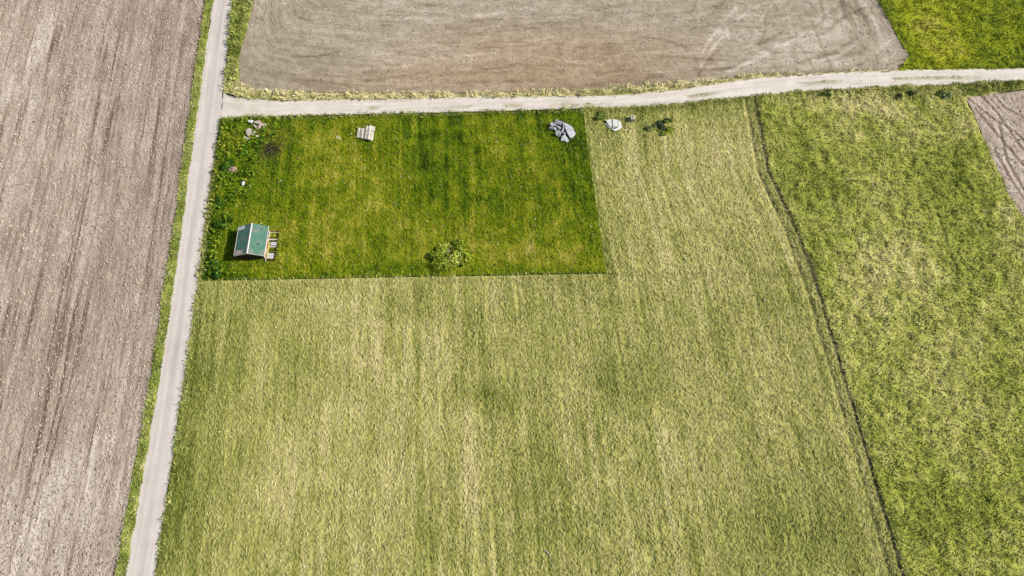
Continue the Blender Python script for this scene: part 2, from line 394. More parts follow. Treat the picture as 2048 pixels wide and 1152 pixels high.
p_v2 = Patch(pxl(cut(ROAD_R, -260, 184)), pxl(TOPF_L + [(481, 196)]), .3, .35, h_verge, a_verge)
p_v3 = Patch(pxl(TOPF_B), pxl(TRACK_T[1:11] + [(1800, 141)]), .3, .35, h_verge, a_verge)
sheet("grass_verge", [p_v1], M_verge, "narrow green verge between the ploughed field and the road", "verge")
sheet("grass_verge", [p_v2, p_v3], M_verge, "green verge with pale straw tufts round the far field corner", "verge")

# ditch: a channel cut below the fields
def channel(name, line, w, depth, mat, label):
    c, L_ = resample(pxl(line), 420); d = np.gradient(c, axis=0); d /= np.hypot(*d.T)[:, None]; nrm = np.c_[-d[:, 1], d[:, 0]]
    prof = [(-1.25, .05), (-.8, .0), (-.35, -depth), (.3, -depth * .9), (.8, 0.0), (1.25, .08)]
    V = []
    for k, (o_, z) in enumerate(prof):
        ww = w * (.75 + .6 * fbm(c[:, 0], c[:, 1], 4, 100 + k)); 
        V.append(np.c_[c + nrm * (o_ * ww)[:, None], z + .12 * (fbm(c[:, 0], c[:, 1], .9, 110 + k) - .5)])
    V = np.stack(V, 1); n, m = V.shape[:2]
    i = np.arange(n - 1)[:, None] * m + np.arange(m - 1)[None, :]
    F = np.stack([i, i + m, i + m + 1, i + 1], -1).reshape(-1, 4)
    me = npmesh(name, V.reshape(-1, 3), F)
    nn_ = V.reshape(-1, 3)
    me.update(); o = link(name, me, mat)
    if me.polygons[0].normal.z < 0: me.flip_normals()
    return tag(o, label, "ditch", kind="structure")
M_ditch = NT("damp_ditch_soil", .95, .05)
M_ditch.col(M_ditch.ramp(M_ditch.noise(M_ditch.pos(), 1.6, 5, .7), [(.35, (.12, .095, .06)), (.5, (.25, .21, .11)), (.68, (.34, .34, .12))]))
channel("ditch", DITCH, .56, .26, M_ditch.m, "narrow dark drainage ditch running between the two meadows")

# ---------------------------------------------------------------- bare soil
_FR = np.array(pxl(FIELD_R))[::-1]
def fan_left(x, y): return (np.interp(y, _FR[:, 1], _FR[:, 0]) - x) * (1 + .0022 * (60 - y) * .0)
def tone_left(x, y):
    u = fan_left(x, y); v_ = y + 1.5 * fbm(x, y, 5, 119)
    v = .50 + .16 * (fbm(u, y * .25, 7, 120, 3) - .5) + .40 * (fbm(u, y * .45, 2.0, 121, 4) - .5)
    v = v + .26 * (rows_noise(u, v_, .42, 8, 122) - .5) + .20 * (rows_noise(u, v_, 1.7, 30, 123) - .5)
    v = v - .55 * np.clip(rows_noise(u, v_, .5, 22, 124) - .74, 0, 1) / .26
    # tramlines
    for c in (4.2, 6.0, 15.8, 17.6, 27.4, 29.2, 39, 40.8, 50.6, 52.4): v = v - .20 * np.exp(-((u - c) / .28) ** 2) * np.clip(.3 + fbm(x, y, 6, 125), 0, 1)
    v = v + .22 * spot(x, y, 55, 120, 2.2, 30, -12, soft=1.2) + .16 * spot(x, y, 75, 1040, 3, 11, -10, soft=1.1)
    for a in ((60, 1050, 9, 12, .12), (180, 1000, 5, 10, .12), (20, 300, 6, 30, .10), (100, 760, 8, 10, -.06), (170, 620, 4, 22, -.05)):
        v = v + a[4] * spot(x, y, *a[:4], rot=-8, soft=1.3, seed=int(a[1]))
    return {"tone": v}
def h_plough(x, y, u, v):
    uw = u + .5 * fbm(x, y, 7, 130)
    fr = np.abs(((uw / 1.15) % 1) - .5) * 2
    on = np.clip(fbm(u * .35, v * .06, 1.0, 135) * 3 - 1.2, 0, 1)
    return .07 * np.minimum(fr, .6) * on + .08 * (fbm(u * 2.0, v * .35, 1.3, 133) - .5) + .16 * (fbm(x, y, .9, 134, 2) - .5) - .05
ST_PL = [(.05, (.15, .105, .075)), (.30, (.29, .22, .17)), (.55, (.44, .36, .285)), (.90, (.62, .54, .455))]
M_plough = soil_mat("ploughed_soil", ST_PL, bd=.10)
p_left = Patch(pxl([(-330, -260), (-330, 0), (-340, 180), (-360, 394), (-380, 591), (-400, 788), (-420, 955), (-440, 1152), (-470, 1420)]), pxl(FIELD_R), .2, .5, h_plough, tone_left, edge=.25)
sheet("ploughed_field", [p_left], M_plough, "brown ploughed field with long furrows left of the road", "field")

W_TB = pxl(TOPF_B); W_TR = pxl(TOPF_R); W_TL = pxl(TOPF_L)
def row_top(x, y, U, V):
    dr = polydist(x, y, W_TR); dl = polydist(x, y, W_TL); db = polydist(x, y, W_TB)
    # rows parallel to the track, sweeping round parallel to the right and left ends
    k = 1.0
    head = -np.log(np.exp(-dr * .28) + np.exp(-db * .28) + np.exp(-(dl + 3) * .5)) / .28
    warp = 3.5 * (fbm(x, y, 26, 140) - .5) + 1.2 * (fbm(x, y, 9, 141) - .5)
    return head + warp, x + y * .25
def tone_top(x, y):
    uu, _ = row_top(x, y, None, None)
    v = .50 + .22 * (fbm(x * .35, y, 5, 150, 4) - .5) + .34 * (fbm(x, y * 1.6, 1.8, 151, 3) - .5) + .22 * (vnoise(uu / .55, (x + y * .3) / 9, 1, 152) - .5) - .3 * np.clip(vnoise(uu / .6, (x + y * .3) / 6, 1, 153) - .8, 0, 1) / .2
    for a in ((1150, 110, 26, 5, .0), (1050, 150, 30, 3, -.08), (600, 110, 12, 10, -.10), (1500, 120, 14, 7, .03), (850, 60, 25, 8, .05), (1650, 60, 14, 10, .08), (1560, 50, 5, 4, -.08)):
        v = v + a[4] * spot(x, y, *a[:4], soft=1.2, seed=int(a[0]))
    rg = np.random.default_rng(5)
    # wheel marks of turning machines, most of them in the right-hand corner
    for k in range(80):
        if k < 55: px = rg.uniform(1380, 1740); py = rg.uniform(-60, 150); a0 = rg.uniform(-.4, 1.9)
        else: px = rg.uniform(520, 1500); py = rg.uniform(-60, 165); a0 = rg.uniform(-.25, .25) if rg.random() < .7 else rg.uniform(0, 3)
        p = P2(px, py); cur = rg.uniform(-.08, .08); ln = rg.uniform(5, 16); pts = []
        for q in np.linspace(0, 1, 9):
            pts.append(tuple(p)); an = a0 + cur * ln * q; p = p + np.array([math.cos(an), math.sin(an)]) * ln / 8
        dd = polydist(x, y, pts); sg = 1 if rg.random() < .3 else -1
        v = v + sg * rg.uniform(.14, .30) * np.exp(-(dd / rg.uniform(.2, .45)) ** 2)
    dl = polydist(x, y, W_TR); v = v - .18 * np.exp(-((dl - 4.5 - 1.5 * fbm(x, y, 7, 155)) / .5) ** 2) - .16 * np.exp(-((dl - 7.5 - 2 * fbm(x, y, 7, 156)) / .6) ** 2) + .10 * np.exp(-((dl - 3.0) / .6) ** 2)
    v = v - .14 * np.exp(-(np.minimum(polydist(x, y, W_TB), polydist(x, y, W_TR)) / 1.6) ** 2)
    red = spot(x, y, 1120, 105, 26, 7, soft=1.3) * .55 + .5 * spot(x, y, 980, 160, 30, 4, soft=1.3)
    return {"tone": v, "red": np.clip(red, 0, 1)}
def h_harrow(x, y, u, v):
    return .06 * (fbm(u * 1.6, v * .3, 1.0, 160) - .5) + .13 * (fbm(x, y, .9, 161, 2) - .5)
ST_TOP = [(.08, (.17, .13, .085)), (.34, (.28, .23, .16)), (.58, (.40, .34, .255)), (.85, (.58, .51, .42))]
M_top = soil_mat("harrowed_soil", ST_TOP, bd=.08, k=(.3, .45), tint=.12)
def tint_red(m):
    nt = m.node_tree; b = nt.nodes["Principled BSDF"]; lk = b.inputs["Base Color"].links[0].from_socket
    x = nt.nodes.new("ShaderNodeMix"); x.data_type = 'RGBA'; x.blend_type = 'MULTIPLY'; x.inputs[7].default_value = (1.05, .83, .66, 1)
    a = nt.nodes.new("ShaderNodeAttribute"); a.attribute_name = "red"
    nt.links.new(a.outputs["Fac"], x.inputs[0]); nt.links.new(lk, x.inputs[6]); nt.links.new(x.outputs[2], b.inputs["Base Color"])
tint_red(M_top)
# loft from far edge to near edge
far = [(540, -260), (800, -260), (1100, -260), (1400, -260), (1650, -260)]
def loft4(Lc, Rc, Bc, Tc, step):
    """Coons patch between four corner-sharing lines"""
    nb = int(resample(Bc, 2)[1] / step); nl = int(resample(Lc, 2)[1] / step)
    b, _ = resample(Bc, nb); t_, _ = resample(Tc, nb); l, _ = resample(Lc, nl); r, _ = resample(Rc, nl)
    u = np.linspace(0, 1, nb)[None, :, None]; v = np.linspace(0, 1, nl)[:, None, None]
    S = (1 - v) * t_[None] + v * b[None] + (1 - u) * l[:, None] + u * r[:, None]
    S = S - ((1 - u) * (1 - v) * l[0] + u * (1 - v) * r[0] + (1 - u) * v * l[-1] + u * v * r[-1])
    return S
S = loft4(W_TL, W_TR, W_TB, pxl(far), .38)
class P4: pass
p_top = P4(); nl, nb = S.shape[:2]; p_top.X = S[..., 0].ravel(); p_top.Y = S[..., 1].ravel()
uu, vv = row_top(p_top.X, p_top.Y, None, None); p_top.uv = np.c_[uu, vv, np.zeros(len(uu))]; p_top.Z = h_harrow(p_top.X, p_top.Y, uu, vv) + .0
i = np.arange(nl - 1)[:, None] * nb + np.arange(nb - 1)[None, :]
p_top.F = np.stack([i, i + nb, i + nb + 1, i + 1], -1).reshape(-1, 4); p_top.A = tone_top(p_top.X, p_top.Y)
sheet("harrowed_field", [p_top], M_top, "greyish brown harrowed field beyond the gravel track", "field")

def tone_corner(x, y):
    v = .50 + .3 * (fbm(x, y, 2.5, 170) - .5)
    for a in (((1936, 196), (1985, 235), (2030, 262), (2100, 330)), ((1960, 188), (1995, 225), (2048, 300)), ((1950, 215), (1990, 262), (2048, 330)), ((1985, 185), (2010, 215), (2060, 240)), ((2000, 250), (2015, 320), (2060, 400)), ((1990, 300), (2030, 370), (2080, 440))):
        d = polydist(x, y, pxl(a)); v = v - .45 * np.exp(-(d / .28) ** 2) + .16 * np.exp(-((d - .7) / .3) ** 2)
    return {"tone": v}
p_corner = Patch(pxl([(1932, 190), (1981, 308), (2018, 390), (2050, 445), (2200, 700)]), pxl([(2330, 160), (2400, 300), (2450, 400), (2500, 450), (2700, 700)]), .2, .5, h_plough, tone_corner, edge=.3)
sheet("ploughed_field", [p_corner], M_plough, "small corner of brown ploughed soil at the right edge", "field")

# ---------------------------------------------------------------- road and track
def gravel(name, lo, hi, rut, ruts):
    t = NT(name, .92, .12); rows = t.attr("rows", True); pos = t.pos()
    a = t.noise(pos, 7.0, 5, .8); b = t.noise(t.mapping(rows, (1.6, .05, 1)), 1.0, 3, .55); c = t.noise(pos, .25, 3, .5)
    v = t.math('ADD', t.math('MULTIPLY', a, .35), t.math('ADD', t.math('MULTIPLY', b, .4), t.math('MULTIPLY', c, .25)))
    cc = t.ramp(v, [(.36, lo), (.62, hi)])
    cc = t.mix(t.math('MULTIPLY', t.attr("rut"), .6), cc, rut)
    st = t.mr(t.noise(pos, 13.0, 2, .5), .70, .78)
    cc = t.mix(t.math('MULTIPLY', st, .3), cc, (.30, .27, .23))
    mt = t.mr(t.noise(t.mapping(pos, (1, 1, 1), loc=(5, 5, 0)), 1.3, 6, .8), .52, .66); cc = t.mix(t.math('MULTIPLY', mt, .45), cc, (.40, .345, .29))
    t.col(cc); t.bump(a, .02); return t.m
def rut_road(x, y):
    c = [((a[0] + b[0]) / 2, (a[1] + b[1]) / 2) for a, b in zip(pxl(ROAD_L), W_ROAD_R)]
    d = polydist(x, y, c)
    return {"rut": np.clip(.75 * np.exp(-((d - .15) / .35) ** 2) * (.4 + fbm(x, y, 5, 181)) + .35 * np.exp(-((d - 1.2) / .2) ** 2) * fbm(x, y, 4, 183) + .5 * np.exp(-((d - 2.2) / .3) ** 2) * fbm(x, y, 2, 180), 0, 1)}
p_road = Patch(pxl(ROAD_L), W_ROAD_R, .35, .5, lambda x, y, u, v: .05 + .012 * (fbm(x, y, 1.5, 182) - .5) + np.zeros(x.shape), rut_road, edge=.38)
sheet("road", [p_road], gravel("pale_gravel_road", (.46, .405, .355), (.66, .595, .535), (.34, .31, .28), 2), "straight pale grey gravel road along the ploughed field", "road")
def rut_track(x, y):
    c = [(a, b - 2.3) for a, b in W_TRACK_T]
    d = polydist(x, y, c)
    return {"rut": np.clip((1.2 * np.exp(-(d / .5) ** 2) * np.clip(fbm(x, y, 5, 190) * 3.4 - 1.5, 0, 1)) + .45 * np.clip(fbm(x * .3, y, 1.2, 193) * 3 - 1.6, 0, 1) + .6 * spot(x, y, 500, 214, 6, 1.6, soft=1) * fbm(x, y, 1.5, 191), 0, 1)}
p_track = Patch(pxl([(452, 190)] + TRACK_T[1:]), pxl([(443, 238)] + TRACK_B[1:]), .3, .4, lambda x, y, u, v: .055 + .05 * (fbm(x, y, 1.2, 192) - .5), rut_track, edge=.5)
p_mouth = Patch(pxl([(447, 182), (446, 205), (441, 238)]), pxl([(453, 188), (453, 212), (449, 238)]), .3, .4, lambda x, y, u, v: .058 + .0 * x, rut_track)
sheet("track", [p_track, p_mouth], gravel("pale_gravel_track", (.49, .43, .37), (.71, .65, .58), (.30, .28, .13), 1), "uneven pale gravel track branching right from the road", "track")

# ---------------------------------------------------------------- grass as real blades (uncountable)
rng = np.random.default_rng(7)
def blades(name, polys, density, hf, af, mat, label, length=(.35, .8), width=(.07, .14), lean=(45, 80), k_dir=1.0, row_ang=None, row_sd=.45, keep=None, cat='grass', zoff=0.0, clump=0.0, frame=True):
    xs = []; ys = []
    for poly in polys:
        a = np.array(poly); lo = a.min(0); hi = a.max(0)
        if frame: lo = np.maximum(lo, (-140, -14)); hi = np.minimum(hi, (140, 135))
        n = int((hi[0] - lo[0]) * (hi[1] - lo[1]) * density)
        x = rng.uniform(lo[0], hi[0], n); y = rng.uniform(lo[1], hi[1], n)
        m = inpoly(x, y, poly)
        if frame: m &= np.abs(x) < 90 + np.maximum(y, 0) * .30 + 4
        x = x[m]; y = y[m]; xs.append(x); ys.append(y)
    x = np.concatenate(xs); y = np.concatenate(ys)
    if clump:
        m = fbm(x, y, 1.3, 201) + clump * rng.random(len(x)) > .42 + clump * .25; x = x[m]; y = y[m]
    if keep is not None: m = keep(x, y) > rng.random(len(x)); x = x[m]; y = y[m]
    n = len(x); A = af(x, y)
    th = vnoise(x, y, 2.3, 202) * 2 * math.pi * 1.5 * k_dir + rng.normal(0, .7, n)
    if row_ang is not None: th = (row_ang(x, y) if callable(row_ang) else row_ang) + rng.normal(0, row_sd, n) + np.where(rng.random(n) < .5, math.pi, 0)
    ln = rng.uniform(*length, n); wd = rng.uniform(*width, n); le = np.radians(rng.uniform(*lean, n))
    d = np.c_[np.cos(th), np.sin(th)]; p = np.c_[-d[:, 1], d[:, 0]]
    z0 = hf(x, y) + zoff
    base = np.c_[x, y, z0]
    hx = np.sin(le) * ln; hz = np.cos(le) * ln
    mid = base + np.c_[d * (hx * .45)[:, None], hz * .75]
    tip = base + np.c_[d * hx[:, None], hz]
    # twist the blade so that its flat side varies
    tw = rng.uniform(-.5, .5, n) * wd
    V = np.stack([base, mid + np.c_[p * (wd / 2)[:, None], tw], tip, mid - np.c_[p * (wd / 2)[:, None], tw]], 1).reshape(-1, 3)
    F = np.arange(n * 4).reshape(n, 4)
    F = np.concatenate([F[:, [0, 1, 3]], F[:, [1, 2, 3]]])
    me = npmesh(name, V, F)
    fattr(me, "lush", np.repeat(A["lush"], 4)); fattr(me, "rnd", np.repeat(rng.random(n), 4))
    o = link(name, me, mat); return tag(o, label, cat, kind="stuff")
B_meadow = blade_mat("meadow_blade", ST_MEADOW, .62); B_lawn = blade_mat("lawn_blade", ST_LAWN, .6); B_rough = blade_mat("rough_blade", ST_ROUGH, .6)
B_yel = blade_mat("yellow_green_blade", ST_YEL, .6); B_verge = blade_mat("verge_blade", ST_VERGE, .7)
ROWA = math.pi / 2 + .06
def row_dir(x, y):
    """direction of the meadow rows: parallel to the road at one side, to the ditch at the other"""
    f = np.clip(fan(x, y) / 118, 0, 1); return (1 - f) * _angle(_RR) + f * _angle(_DD)
def _angle(a): d = a[-3] - a[1]; return math.atan2(abs(d[1]), d[0] * (1 if d[1] > 0 else -1))
gap = lambda x, y: 1 - .8 * np.clip(rows_noise(fan(x, y), y + 2 * fbm(x, y, 6, 60), .55, 7, 65) - .72, 0, 1) / .28
def band(line, w0, w1):
    c, _ = resample(line, 120); d = np.gradient(c, axis=0); d /= np.hypot(*d.T)[:, None]; nn_ = np.c_[-d[:, 1], d[:, 0]]
    return [tuple(p) for p in c + nn_ * w0] + [tuple(p) for p in (c + nn_ * w1)[::-1]]
blades("grass", [band(pxl(cut(ROAD_R, 240, 1420)), -.15, 1.1), band(W_TRACK_B, -1.0, .25)], 22, h_verge, a_verge, B_verge, "ragged grass edging the near side of the road and the track", length=(.3, .8), width=(.07, .14))
_fur = [(a - 2.0, b) for a, b in W_DITCH]
gap2 = lambda x, y: gap(x, y) * (1 - .95 * np.exp(-(polydist(x, y, _fur) / .32) ** 2) * (fbm(x, y, 5, 68) > .42))
blades("grass", [p_low.poly, p_east.poly, p_side.poly, p_strip.poly], 30, h_meadow, a_meadow, B_meadow, "short pale grass covering the mown meadow", length=(.35, 1.0), width=(.05, .10), lean=(62, 86), row_ang=row_dir, row_sd=.38, keep=gap, clump=1.0)
blades("grass", [p_lawn.poly], 22, h_lawn, a_lawn, B_lawn, "vivid green grass covering the lush plot", length=(.3, .75), width=(.06, .13), lean=(45, 84), row_ang=ROWA, clump=1.0,
       keep=lambda x, y: 1 - .8 * a_lawn(x, y)["bare"])
blades("grass", [p_rough.poly, p_rough2.poly], 20, h_rough, a_rough, B_rough, "long tangled grass of the rough meadow", length=(.4, .95), width=(.08, .15), lean=(52, 82), clump=1.0)
blades("grass", [band(W_DITCH, -.95, -.2), band(W_DITCH, .3, 1.0)], 16, h_verge, a_rough, B_rough, "grass hanging over both edges of the ditch", length=(.35, .8), width=(.08, .16), lean=(40, 80))
blades("grass", [p_yel.poly, p_yel2.poly], 18, h_yel, a_yel, B_yel, "bright yellow green grass beyond the track", length=(.4, .95), width=(.08, .16), lean=(35, 75), clump=1.0)
blades("grass", [p_v1.poly], 24, h_verge, a_verge, B_verge, "grass tufts on the verge along the ploughed field", length=(.35, .8), width=(.07, .13))
blades("grass", [p_v2.poly, p_v3.poly, p_rgt.poly], 24, h_verge, a_verge, B_verge, "grass and pale straw tufts on the verge of the far field", length=(.5, 1.2), width=(.08, .17), lean=(20, 70))

def weeds_af(x, y): return {"lush": np.clip(.62 + .9 * (fbm(x, y, 3.0, 301, 3) - .5) - .35 * spot(x, y, 455, 290, 3, 5, soft=1, seed=9), .02, .98)}
WEEDS = pxl([(446, 242), (575, 240), (560, 262), (540, 285), (518, 312), (514, 345), (508, 378), (486, 395), (465, 412), (470, 435), (456, 452), (446, 475), (440, 505), (450, 530), (490, 545), (470, 552), (410, 553), (425, 420)])
B_weed = blade_mat("weed_leaf", [(.05, (.34, .30, .05)), (.3, (.19, .24, .012)), (.6, (.08, .17, .006)), (.9, (.02, .065, .006))], .7)
blades("weeds", [WEEDS], 9, lambda x, y: h_lawn(x, y) + .1 + .6 * fbm(x, y, 1.6, 302), weeds_af, B_weed, "tall dark nettles and weeds along the roadside edge of the lush plot", length=(.4, 1.0), width=(.16, .34), lean=(40, 85), clump=.8, cat="weeds", keep=lambda x, y: (.25 + .75 * (fbm(x, y, 2.6, 303) > .45)) * (1 - .9 * spot(x, y, 500, 266, 1.6, 1.5, soft=.2, warp=.1)) * (1 - .9 * spot(x, y, 518, 247, 2.2, 1.3, soft=.2, warp=.1)) * (1 - .9 * spot(x, y, 487, 369, .9, 1.0, soft=.2, warp=.1)))

# ---------------------------------------------------------------- solid shapes
class MB:
    def __init__(s): s.v = []; s.f = []
    def add(s, v, f):
        n = len(s.v); s.v += [tuple(p) for p in v]; s.f += [tuple(i + n for i in q) for q in f]
    def box(s, x0, x1, y0, y1, z0, z1, M=None):
        v = [Vector(p) for p in ((x0, y0, z0), (x1, y0, z0), (x1, y1, z0), (x0, y1, z0), (x0, y0, z1), (x1, y0, z1), (x1, y1, z1), (x0, y1, z1))]
        if M: v = [M @ p for p in v]
        s.add(v, [(0, 3, 2, 1), (4, 5, 6, 7), (0, 1, 5, 4), (1, 2, 6, 5), (2, 3, 7, 6), (3, 0, 4, 7)]); return s
    def prism(s, pts, z0, z1):
        """pts: list of (x,y); z0/z1 number or function(x,y)"""
        n = len(pts); a = sum(pts[i][0] * pts[(i + 1) % n][1] - pts[(i + 1) % n][0] * pts[i][1] for i in range(n))
        if a < 0: pts = pts[::-1]
        g = lambda z, p: z(*p) if callable(z) else z
        v = [(p[0], p[1], g(z0, p)) for p in pts] + [(p[0], p[1], g(z1, p)) for p in pts]
        s.add(v, [tuple(range(n))[::-1], tuple(range(n, 2 * n))] + [(i, (i + 1) % n, n + (i + 1) % n, n + i) for i in range(n)]); return s
    def tube(s, pts, r, k=8, taper=1.0):
        pts = [Vector(p) for p in pts]; rings = []
        for i, p in enumerate(pts):
            d = (pts[min(i + 1, len(pts) - 1)] - pts[max(i - 1, 0)]).normalized()
            a = d.cross(Vector((0, 0, 1))); a = a.normalized() if a.length > .05 else Vector((1, 0, 0)); b = d.cross(a)
            rr = r * (1 + (taper - 1) * i / (len(pts) - 1))
            rings.append([p + (a * math.cos(t) + b * math.sin(t)) * rr for t in [2 * math.pi * j / k for j in range(k)]])
        v = [q for g in rings for q in g]; n = len(pts)
        f = [(i * k + j, (i + 1) * k + j, (i + 1) * k + (j + 1) % k, i * k + (j + 1) % k) for i in range(n - 1) for j in range(k)]
        f += [tuple(range(k)), tuple(range((n - 1) * k, n * k))[::-1]]
        s.add(v, f); return s
    def build(s, name, mat, parent=None, bevel=0.0, smooth=False):
        me = bpy.data.meshes.new(name); me.from_pydata(s.v, [], s.f)
        bm = bmesh.new(); bm.from_mesh(me)
        if bevel: bmesh.ops.bevel(bm, geom=bm.edges[:], offset=bevel, segments=2, affect='EDGES', clamp_overlap=True)
        bmesh.ops.recalc_face_normals(bm, faces=bm.faces); bm.to_mesh(me); bm.free()
        if smooth: me.polygons.foreach_set("use_smooth", [True] * len(me.polygons))
        me.update(); return link(name, me, mat, parent)
def local(o, parent_loc):
    """shift a part built in world coordinates under its Empty"""
    o.location = (-parent_loc[0], -parent_loc[1], -parent_loc[2]); return o

# materials of the things
def roof_mat():
    t = NT("green_sheet_roof", .55, .4); p = t.obj()
    n = t.noise(p, .55, 4, .6, .8); n2 = t.noise(p, 3.0, 4, .7)
    c = t.ramp(t.math('ADD', t.math('MULTIPLY', n, .75), t.math('MULTIPLY', n2, .25)), [(.40, (.060, .155, .105)), (.50, (.075, .185, .130)), (.57, (.13, .18, .145)), (.66, (.22, .21, .18))])
    d = t.mr(t.vor(p, 1.1), .0, .10, 1, 0); c = t.mix(t.math('MULTIPLY', d, .8), c, (.03, .045, .035))
    t.col(c)
    x = t.n("ShaderNodeTexWave", wave_type='BANDS', bands_direction='Y'); t.l(p, x.inputs[0]); x.inputs["Scale"].default_value = 1.6
    t.bump(x.outputs["Fac"], .03); return t.m
def wood(name, c, sc_=6, rough=.75):
    t = NT(name, rough, .2); p = t.obj(); n = t.noise(t.mapping(p, (sc_, sc_, 1.2)), 1.2, 4, .65)
    t.col(t.ramp(n, [(.3, tuple(v * .6 for v in c)), (.55, c), (.75, tuple(min(1, v * 1.25) for v in c))])); t.bump(n, .01); return t.m
M_roof = roof_mat()
M_darkwood = wood("dark_wood_wall_shade", (.045, .022, .016)); M_wall = wood("weathered_pinkish_boards", (.42, .27, .21)); M_pale = wood("pale_new_timber", (.66, .58, .46))
M_post = wood("reddish_corner_trim", (.20, .07, .05))
M_metal = plain("pale_pinkish_metal_trim", (.70, .60, .54), .4, .5, .1)
M_bare = plain("bare_weathered_sheet", (.50, .42, .36), .5, .4, .3, 1.3)
M_glass = plain("dark_window_glass", (.02, .022, .025), .12, .6, .1)
M_white = plain("white_plastic_sheet", (.62, .61, .58), .5, .4, .1, 1.5, bump=.02)
M_cream = plain("cream_sheeting", (.56, .50, .40), .6, .3, .25, 1.2, bump=.02)
M_conc = plain("grey_concrete", (.33, .33, .35), .9, .1, .4, 1.6, bump=.02)
M_conc2 = plain("pale_concrete", (.52, .52, .54), .9, .1, .3, 1.6, bump=.02)
M_beige = plain("beige_stone", (.62, .55, .34), .9, .1, .15)
M_pink = plain("pinkish_stone", (.42, .27, .22), .9, .1, .25, 3, bump=.03)
M_plank = wood("faded_pinkish_planks", (.52, .40, .34))
M_bark = wood("brown_bark", (.14, .10, .07))
M_dry = wood("dry_pale_wood", (.58, .50, .36))
M_galv = plain("galvanised_bars", (.5, .5, .5), .4, .5, .1, metallic=.6)

# ---------------------------------------------------------------- the small house
HX, HY = -50.34, 59.8
house = empty("small_house", (HX, HY, 0)); tag(house, "small house with a green sheet roof, pale ridge and unfinished side terrace", "house")
x0, x1, y0, y1 = -2.55, 2.55, -2.95, 2.95; EV = 2.25; RZ = 3.25; OV = .48; wt = .14
def rz(x): return RZ - (RZ - 2.12) * abs(x) / (x1 + .33)
def wall_part(mb, mat, label=None):
    o = mb.build("wall", mat, house); 
    if label: o['label'] = label
    return o
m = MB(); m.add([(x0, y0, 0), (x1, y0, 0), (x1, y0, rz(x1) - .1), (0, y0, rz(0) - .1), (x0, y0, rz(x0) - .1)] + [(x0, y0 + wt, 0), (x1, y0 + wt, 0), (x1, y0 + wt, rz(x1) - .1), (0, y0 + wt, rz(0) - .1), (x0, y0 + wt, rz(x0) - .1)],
    [(0, 1, 2, 3, 4), (9, 8, 7, 6, 5)] + [(i, 5 + i, 5 + (i + 1) % 5, (i + 1) % 5) for i in range(5)]); wall_part(m, M_darkwood, "gable wall darkened with painted shade")  # near-black wood colour paints in the shade on the unlit gable
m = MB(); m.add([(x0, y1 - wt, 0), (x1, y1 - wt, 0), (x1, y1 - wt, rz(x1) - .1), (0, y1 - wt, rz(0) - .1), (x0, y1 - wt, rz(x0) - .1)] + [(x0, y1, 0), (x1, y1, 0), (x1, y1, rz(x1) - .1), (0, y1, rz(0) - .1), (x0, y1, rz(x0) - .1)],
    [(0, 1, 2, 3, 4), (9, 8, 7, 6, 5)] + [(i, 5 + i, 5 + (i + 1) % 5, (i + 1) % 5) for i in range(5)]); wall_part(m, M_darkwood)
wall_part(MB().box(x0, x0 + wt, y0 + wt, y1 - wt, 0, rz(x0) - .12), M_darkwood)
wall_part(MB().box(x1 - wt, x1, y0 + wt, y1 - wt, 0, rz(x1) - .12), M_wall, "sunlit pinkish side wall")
for sgn in (-1, 1):
    xe = sgn * (x1 + .33); th = .07
    m = MB(); v = [(0, -3.2, RZ), (xe, -3.2, 2.12), (xe, 3.2, 2.12), (0, 3.2, RZ)]
    m.add(v + [(a, b, c - th) for a, b, c in v], [(0, 1, 2, 3), (7, 6, 5, 4)] + [(i, 4 + i, 4 + (i + 1) % 4, (i + 1) % 4) for i in range(4)])
    rf = m.build("roof", M_roof, house)
    # pale barge board along the front and eave gutter
    m = MB(); v = [(0, -3.225, RZ + .03), (xe, -3.225, 2.15), (xe, -3.225, 1.98), (0, -3.225, RZ - .14)]
    m.add(v + [(a, b - .05, c) for a, b, c in v], [(3, 2, 1, 0), (4, 5, 6, 7)] + [(i, (i + 1) % 4, 4 + (i + 1) % 4, 4 + i) for i in range(4)])
    m.build("barge_board", M_metal, rf)
    m = MB(); m.tube([(xe + sgn * .05, -3.15, 2.07), (xe + sgn * .05, 3.15, 2.07)], .06, 8).build("gutter", M_metal, rf)
    if sgn < 0:
        f = lambda x, d: rz(x) + d
        m = MB(); q = [(-2.86, -3.16), (-.95, -3.16), (-1.15, -2.35), (-2.86, -2.1)]
        m.prism(q, lambda a, b: rz(a) + .004, lambda a, b: rz(a) + .03).build("bare_sheet", M_bare, rf)
        m = MB(); q = [(-2.75, 2.15), (-1.55, 2.3), (-1.5, 3.1), (-2.75, 2.95)]
        m.prism(q, lambda a, b: rz(a) + .004, lambda a, b: rz(a) + .05).build("white_sheet", M_white, rf)
    else:
        m = MB(); M_ = Matrix.Translation((1.75, 2.25, rz(1.75) + .03)) @ Matrix.Rotation(R(50), 4, 'Z')
        m.box(-.35, .35, -.04, .04, -.02, .05, M_).build("roof_bracket", M_darkwood, rf)
        MB().tube([(1.7, -.95, rz(1.7) - .02), (1.7, -.95, rz(1.7) + .32)], .09, 10).build("vent_pipe", M_darkwood, rf)
m = MB(); m.add([(-.16, -3.24, RZ - .03), (0, -3.24, RZ + .06), (.16, -3.24, RZ - .03), (-.16, 3.24, RZ - .03), (0, 3.24, RZ + .06), (.16, 3.24, RZ - .03)], [(0, 1, 4, 3), (1, 2, 5, 4), (0, 2, 1), (3, 4, 5), (0, 3, 5, 2)])
m.build("ridge_cap", M_metal, house)
MB().box(-.06, .06, y0 - .09, y0 - .003, 0, rz(0) - .22).build("gable_post", M_post, house)
MB().box(x1 - .05, x1 + .06, y0 - .06, y0 + .08, 0, rz(x1) - .14).build("corner_board", M_pale, house)
